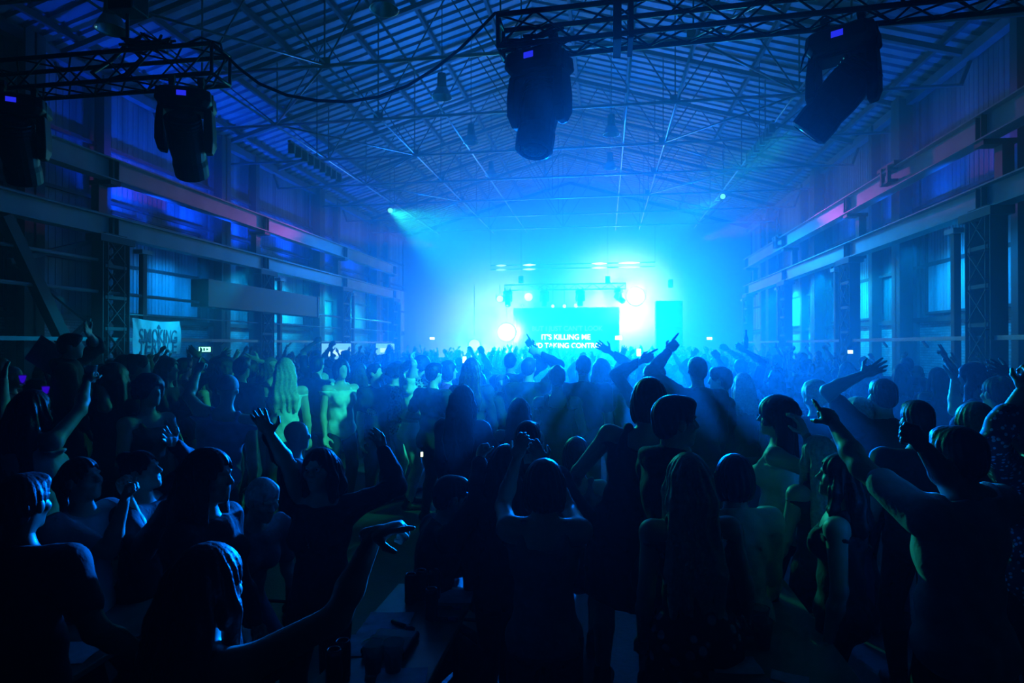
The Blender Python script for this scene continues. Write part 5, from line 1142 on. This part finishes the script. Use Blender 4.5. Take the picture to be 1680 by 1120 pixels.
# added white spots behind the stage lamps, whitening the backdrop around their glow
light('backdrop_big', 'SPOT', fr('big', -.5)+Vector((-.4, 0, 0)), 4600, (1, .98, .80), .3, LAMPS['big']+Vector((-.8, 6, -.2)), 125, 1)
light('backdrop_low', 'SPOT', fr('low', -.5), 3200, (1, .98, .80), .3, LAMPS['low']+Vector((-.8, 6, -.2)), 125, 1)
light('backdrop_lowleft', 'SPOT', fr('lowleft', -.5), 1100, (1, .98, .80), .3, LAMPS['lowleft']+Vector((-.3, 6, .3)), 120, 1)
# unseen cyan area lights added behind the stage to brighten the back wall
for x in (-9, -6, -3, 0, 3, 6): light('backdrop_batten', 'AREA', (x, 39.3, .6), 50, (.0, .72, .95), 1.6, (x, 41, 5.5))
# blue washes from the stage up on to the roof
for x, e, ax in ((-6.5, 13500, -8.5), (-2, 14500, -2.4), (2.5, 13500, 3.6)):
    light('roof_wash', 'SPOT', (x, 33.3, 1.6), e, (.0, .13, 1), 1.2, (ax, 22.5, 10.5), 52, 1)
# unseen blue lamps added between rails and walls to brighten the upper sheeting
for y in (15.5, 18.5, 21.5, 25, 28.5, 32):
    light('ledge_uplight', 'SPOT', (WL+1.0, y, 5.5), 1100, (.0, .05, 1), .1, (WL+.2, y+.2, 8.4), 120, 1)
    light('ledge_uplight', 'SPOT', (WR-1.0, y, 5.5), 380, (.0, .08, 1), .1, (WR-.2, y+.2, 8.4), 120, 1)
# unseen floods added below the lower crane rails to brighten windows and bricks
for i, y in enumerate((15.2, 17.6, 21.8, 24.4, 29, 31.5)):
    g = (.22, .26, .36, .5, .62, .7)[i]; e = (150, 380, 650, 800, 1000, 1000)[i]
    if i: light('wall_flood', 'SPOT', (XL-.2, y, 4.7), e, (.0, g, 1), .15, (WL, y-.3, 2.0), 145, 1)
    light('wall_flood', 'SPOT', (XR+.2, y, 4.7), e*1.4, (.0, g+.06, 1), .15, (WR, y-.3, 1.7), 145, 1)
light('banner_flood', 'SPOT', (XL+2.2, 16.5, 4.3), 1100, (.0, .50, 1), .15, at(258, 547, 15.6), 50, 1)  # added fill without a fitting, brightens the banner cloth
# blue beam over the middle of the crowd
for q, e in ((fr("big", 2.6)+Vector((-.3, 0, .2)), 430000), (fr('low', 2.6)+Vector((0, 0, .7)), 170000)):
    light('crowd_beam', 'SPOT', q, e, (.0, .15, 1), .4, (-.2, 4.2, 1.0), 14, .9)
# blue washes along the crane rails
light('rail_wash', 'SPOT', (-7, 35.5, 7.2), 4200, (.0, .19, 1), .6, (XL, 20, 5.6), 36, 1)
light('rail_wash', 'SPOT', (4, 35.5, 7.2), 3400, (.0, .30, 1), .6, (XR, 20, 5.6), 34, 1)
# pink heads on the upper crane rails
light('pink_head', 'SPOT', (XL+3.2, 33, 7.6), 2600, (1, .10, .9), .15, (XL, 20, 6.75), 11, .8)
light('pink_head', 'SPOT', (XR-2.6, 33, 7.6), 3200, (1, .10, .9), .15, (XR, 19, 6.75), 11, .8)
# green heads in the roof on two groups in the crowd
light('green_head', 'SPOT', at(1322, 212, 5.35), 1700, GR, .10, at(640, 645, 8), 34, .8)
light('roof_spot', 'SPOT', RS[1], 5000, GR, .12, at(650, 640, 8), 9, .6)
light('green_head', 'SPOT', RS[0], 15000, GR, .12, at(1330, 720, 4.2), 9, .7)
# haze: clear near the doors, thicker towards the stage
def vol(name, lo, hi, dens, g, lab):
    x0, y0, x1, y1 = lo[0], lo[1], hi[0], hi[1]; pr = [(x0, 0.004), (x1, 0.004), (x1, EAVE-.05), (XC, RIDGE-.05), (x0, EAVE-.05)]
    hz = MB().add([(x, y0, z) for x, z in pr]+[(x, y1, z) for x, z in pr], [(0, 1, 2, 3, 4), (9, 8, 7, 6, 5)]+[(i, i+5, (i+1) % 5+5, (i+1) % 5) for i in range(5)]).build('haze', [])
    m = bpy.data.materials.new(name); m.use_nodes = True; nt = m.node_tree; nt.nodes.remove(nt.nodes['Principled BSDF'])
    v = nt.nodes.new('ShaderNodeVolumeScatter'); v.inputs['Color'].default_value = (.9, .95, 1, 1); v.inputs['Density'].default_value = dens; v.inputs['Anisotropy'].default_value = g
    nt.links.new(v.outputs[0], nt.nodes['Material Output'].inputs['Volume']); hz.data.materials.append(m); m.cycles.homogeneous_volume = True
    return tag(hz, lab, 'haze', kind='stuff')
ys = [Y0+.02, 3.9, 12, 18, 24, 29, Y1-.02]; dn = [.0006, .022, .024, .022, .018, .009]
wd = ['over the nearest tables', 'over the front of the crowd', 'over the middle of the crowd', 'over the back of the crowd', 'before the stage', 'on the stage']
for i in range(6): vol('haze_%d' % i, (WL+.36, ys[i]+.001, .0), (WR-.36, ys[i+1]-.001, RIDGE), dn[i], (.6, .55, .45, .35, .3, .3)[i], 'blue stage haze hanging '+wd[i])
def plume(c, r, dens, lab, seed):
    o = MB().lathe([(0, -1)]+[(math.sin(PI*k/12), -math.cos(PI*k/12)) for k in range(1, 12)]+[(0, 1)], None, 24).build('smoke_plume', [], smooth=True); o.location = c; o.scale = r
    m = bpy.data.materials.new('smoke_plume'); m.use_nodes = True; nt = m.node_tree; nt.nodes.remove(nt.nodes['Principled BSDF']); L = nt.links.new; N = nt.nodes.new
    v = N('ShaderNodeVolumeScatter'); v.inputs['Color'].default_value = (1, 1, 1, 1); v.inputs['Anisotropy'].default_value = .2
    tc = N('ShaderNodeTexCoord'); ln = N('ShaderNodeVectorMath'); ln.operation = 'LENGTH'; L(tc.outputs['Object'], ln.inputs[0])
    mr = N('ShaderNodeMapRange'); mr.interpolation_type = 'SMOOTHSTEP'; mr.inputs['From Min'].default_value = 1.; mr.inputs['From Max'].default_value = .15; L(ln.outputs['Value'], mr.inputs['Value'])
    no = N('ShaderNodeTexNoise'); no.inputs['Scale'].default_value = 2.2; no.inputs['Detail'].default_value = 3; mp = N('ShaderNodeMapping'); mp.inputs['Location'].default_value = (seed, 0, seed); L(tc.outputs['Object'], mp.inputs[0]); L(mp.outputs[0], no.inputs['Vector'])
    nr = N('ShaderNodeMapRange'); nr.inputs['From Min'].default_value = .38; nr.inputs['From Max'].default_value = .62; nr.inputs['To Max'].default_value = 1.; nr.inputs['To Min'].default_value = .15; L(no.outputs['Fac'], nr.inputs['Value'])
    m1 = N('ShaderNodeMath'); m1.operation = 'MULTIPLY'; L(mr.outputs[0], m1.inputs[0]); L(nr.outputs[0], m1.inputs[1])
    m2 = N('ShaderNodeMath'); m2.operation = 'MULTIPLY'; L(m1.outputs[0], m2.inputs[0]); m2.inputs[1].default_value = dens; L(m2.outputs[0], v.inputs['Density'])
    L(v.outputs[0], nt.nodes['Material Output'].inputs['Volume']); o.data.materials.append(m)
    return tag(o, lab, 'smoke', kind='stuff')
plume(Vector((-1.5, 33.5, 4.2)), (9.5, 5.0, 4.2), .012, 'drifting cyan smoke cloud over the stage front', 13)
plume(fr('big', 1.4)+Vector((-.9, 0, .1)), (3.4, 1.6, 2.3), 1.6, 'glowing smoke around the huge stage light', 1)
plume(fr('low', 1.4)+Vector((-.9, 0, -.2)), (3.6, 1.6, 2.4), 1.2, 'glowing smoke around the low stage light left of the lyrics', 5)
plume(fr('m1', .9)+Vector((-.4, 0, -.1)), (1.6, .8, 1.0), 1.5, 'glowing smoke around the two small lights under the truss', 9)
SC.cycles.transparent_max_bounces = 48; SC.cycles.max_bounces = 4; SC.cycles.diffuse_bounces = 2; SC.cycles.glossy_bounces = 2; SC.cycles.transmission_bounces = 3; SC.cycles.volume_bounces = 0
SC.cycles.sample_clamp_indirect = 4; SC.cycles.sample_clamp_direct = 0
SC.cycles.use_denoising = True; SC.cycles.volume_step_rate = 2.0; SC.cycles.use_adaptive_sampling = True; SC.cycles.adaptive_threshold = .02; SC.cycles.adaptive_min_samples = 24

SC.view_settings.exposure = 0.12
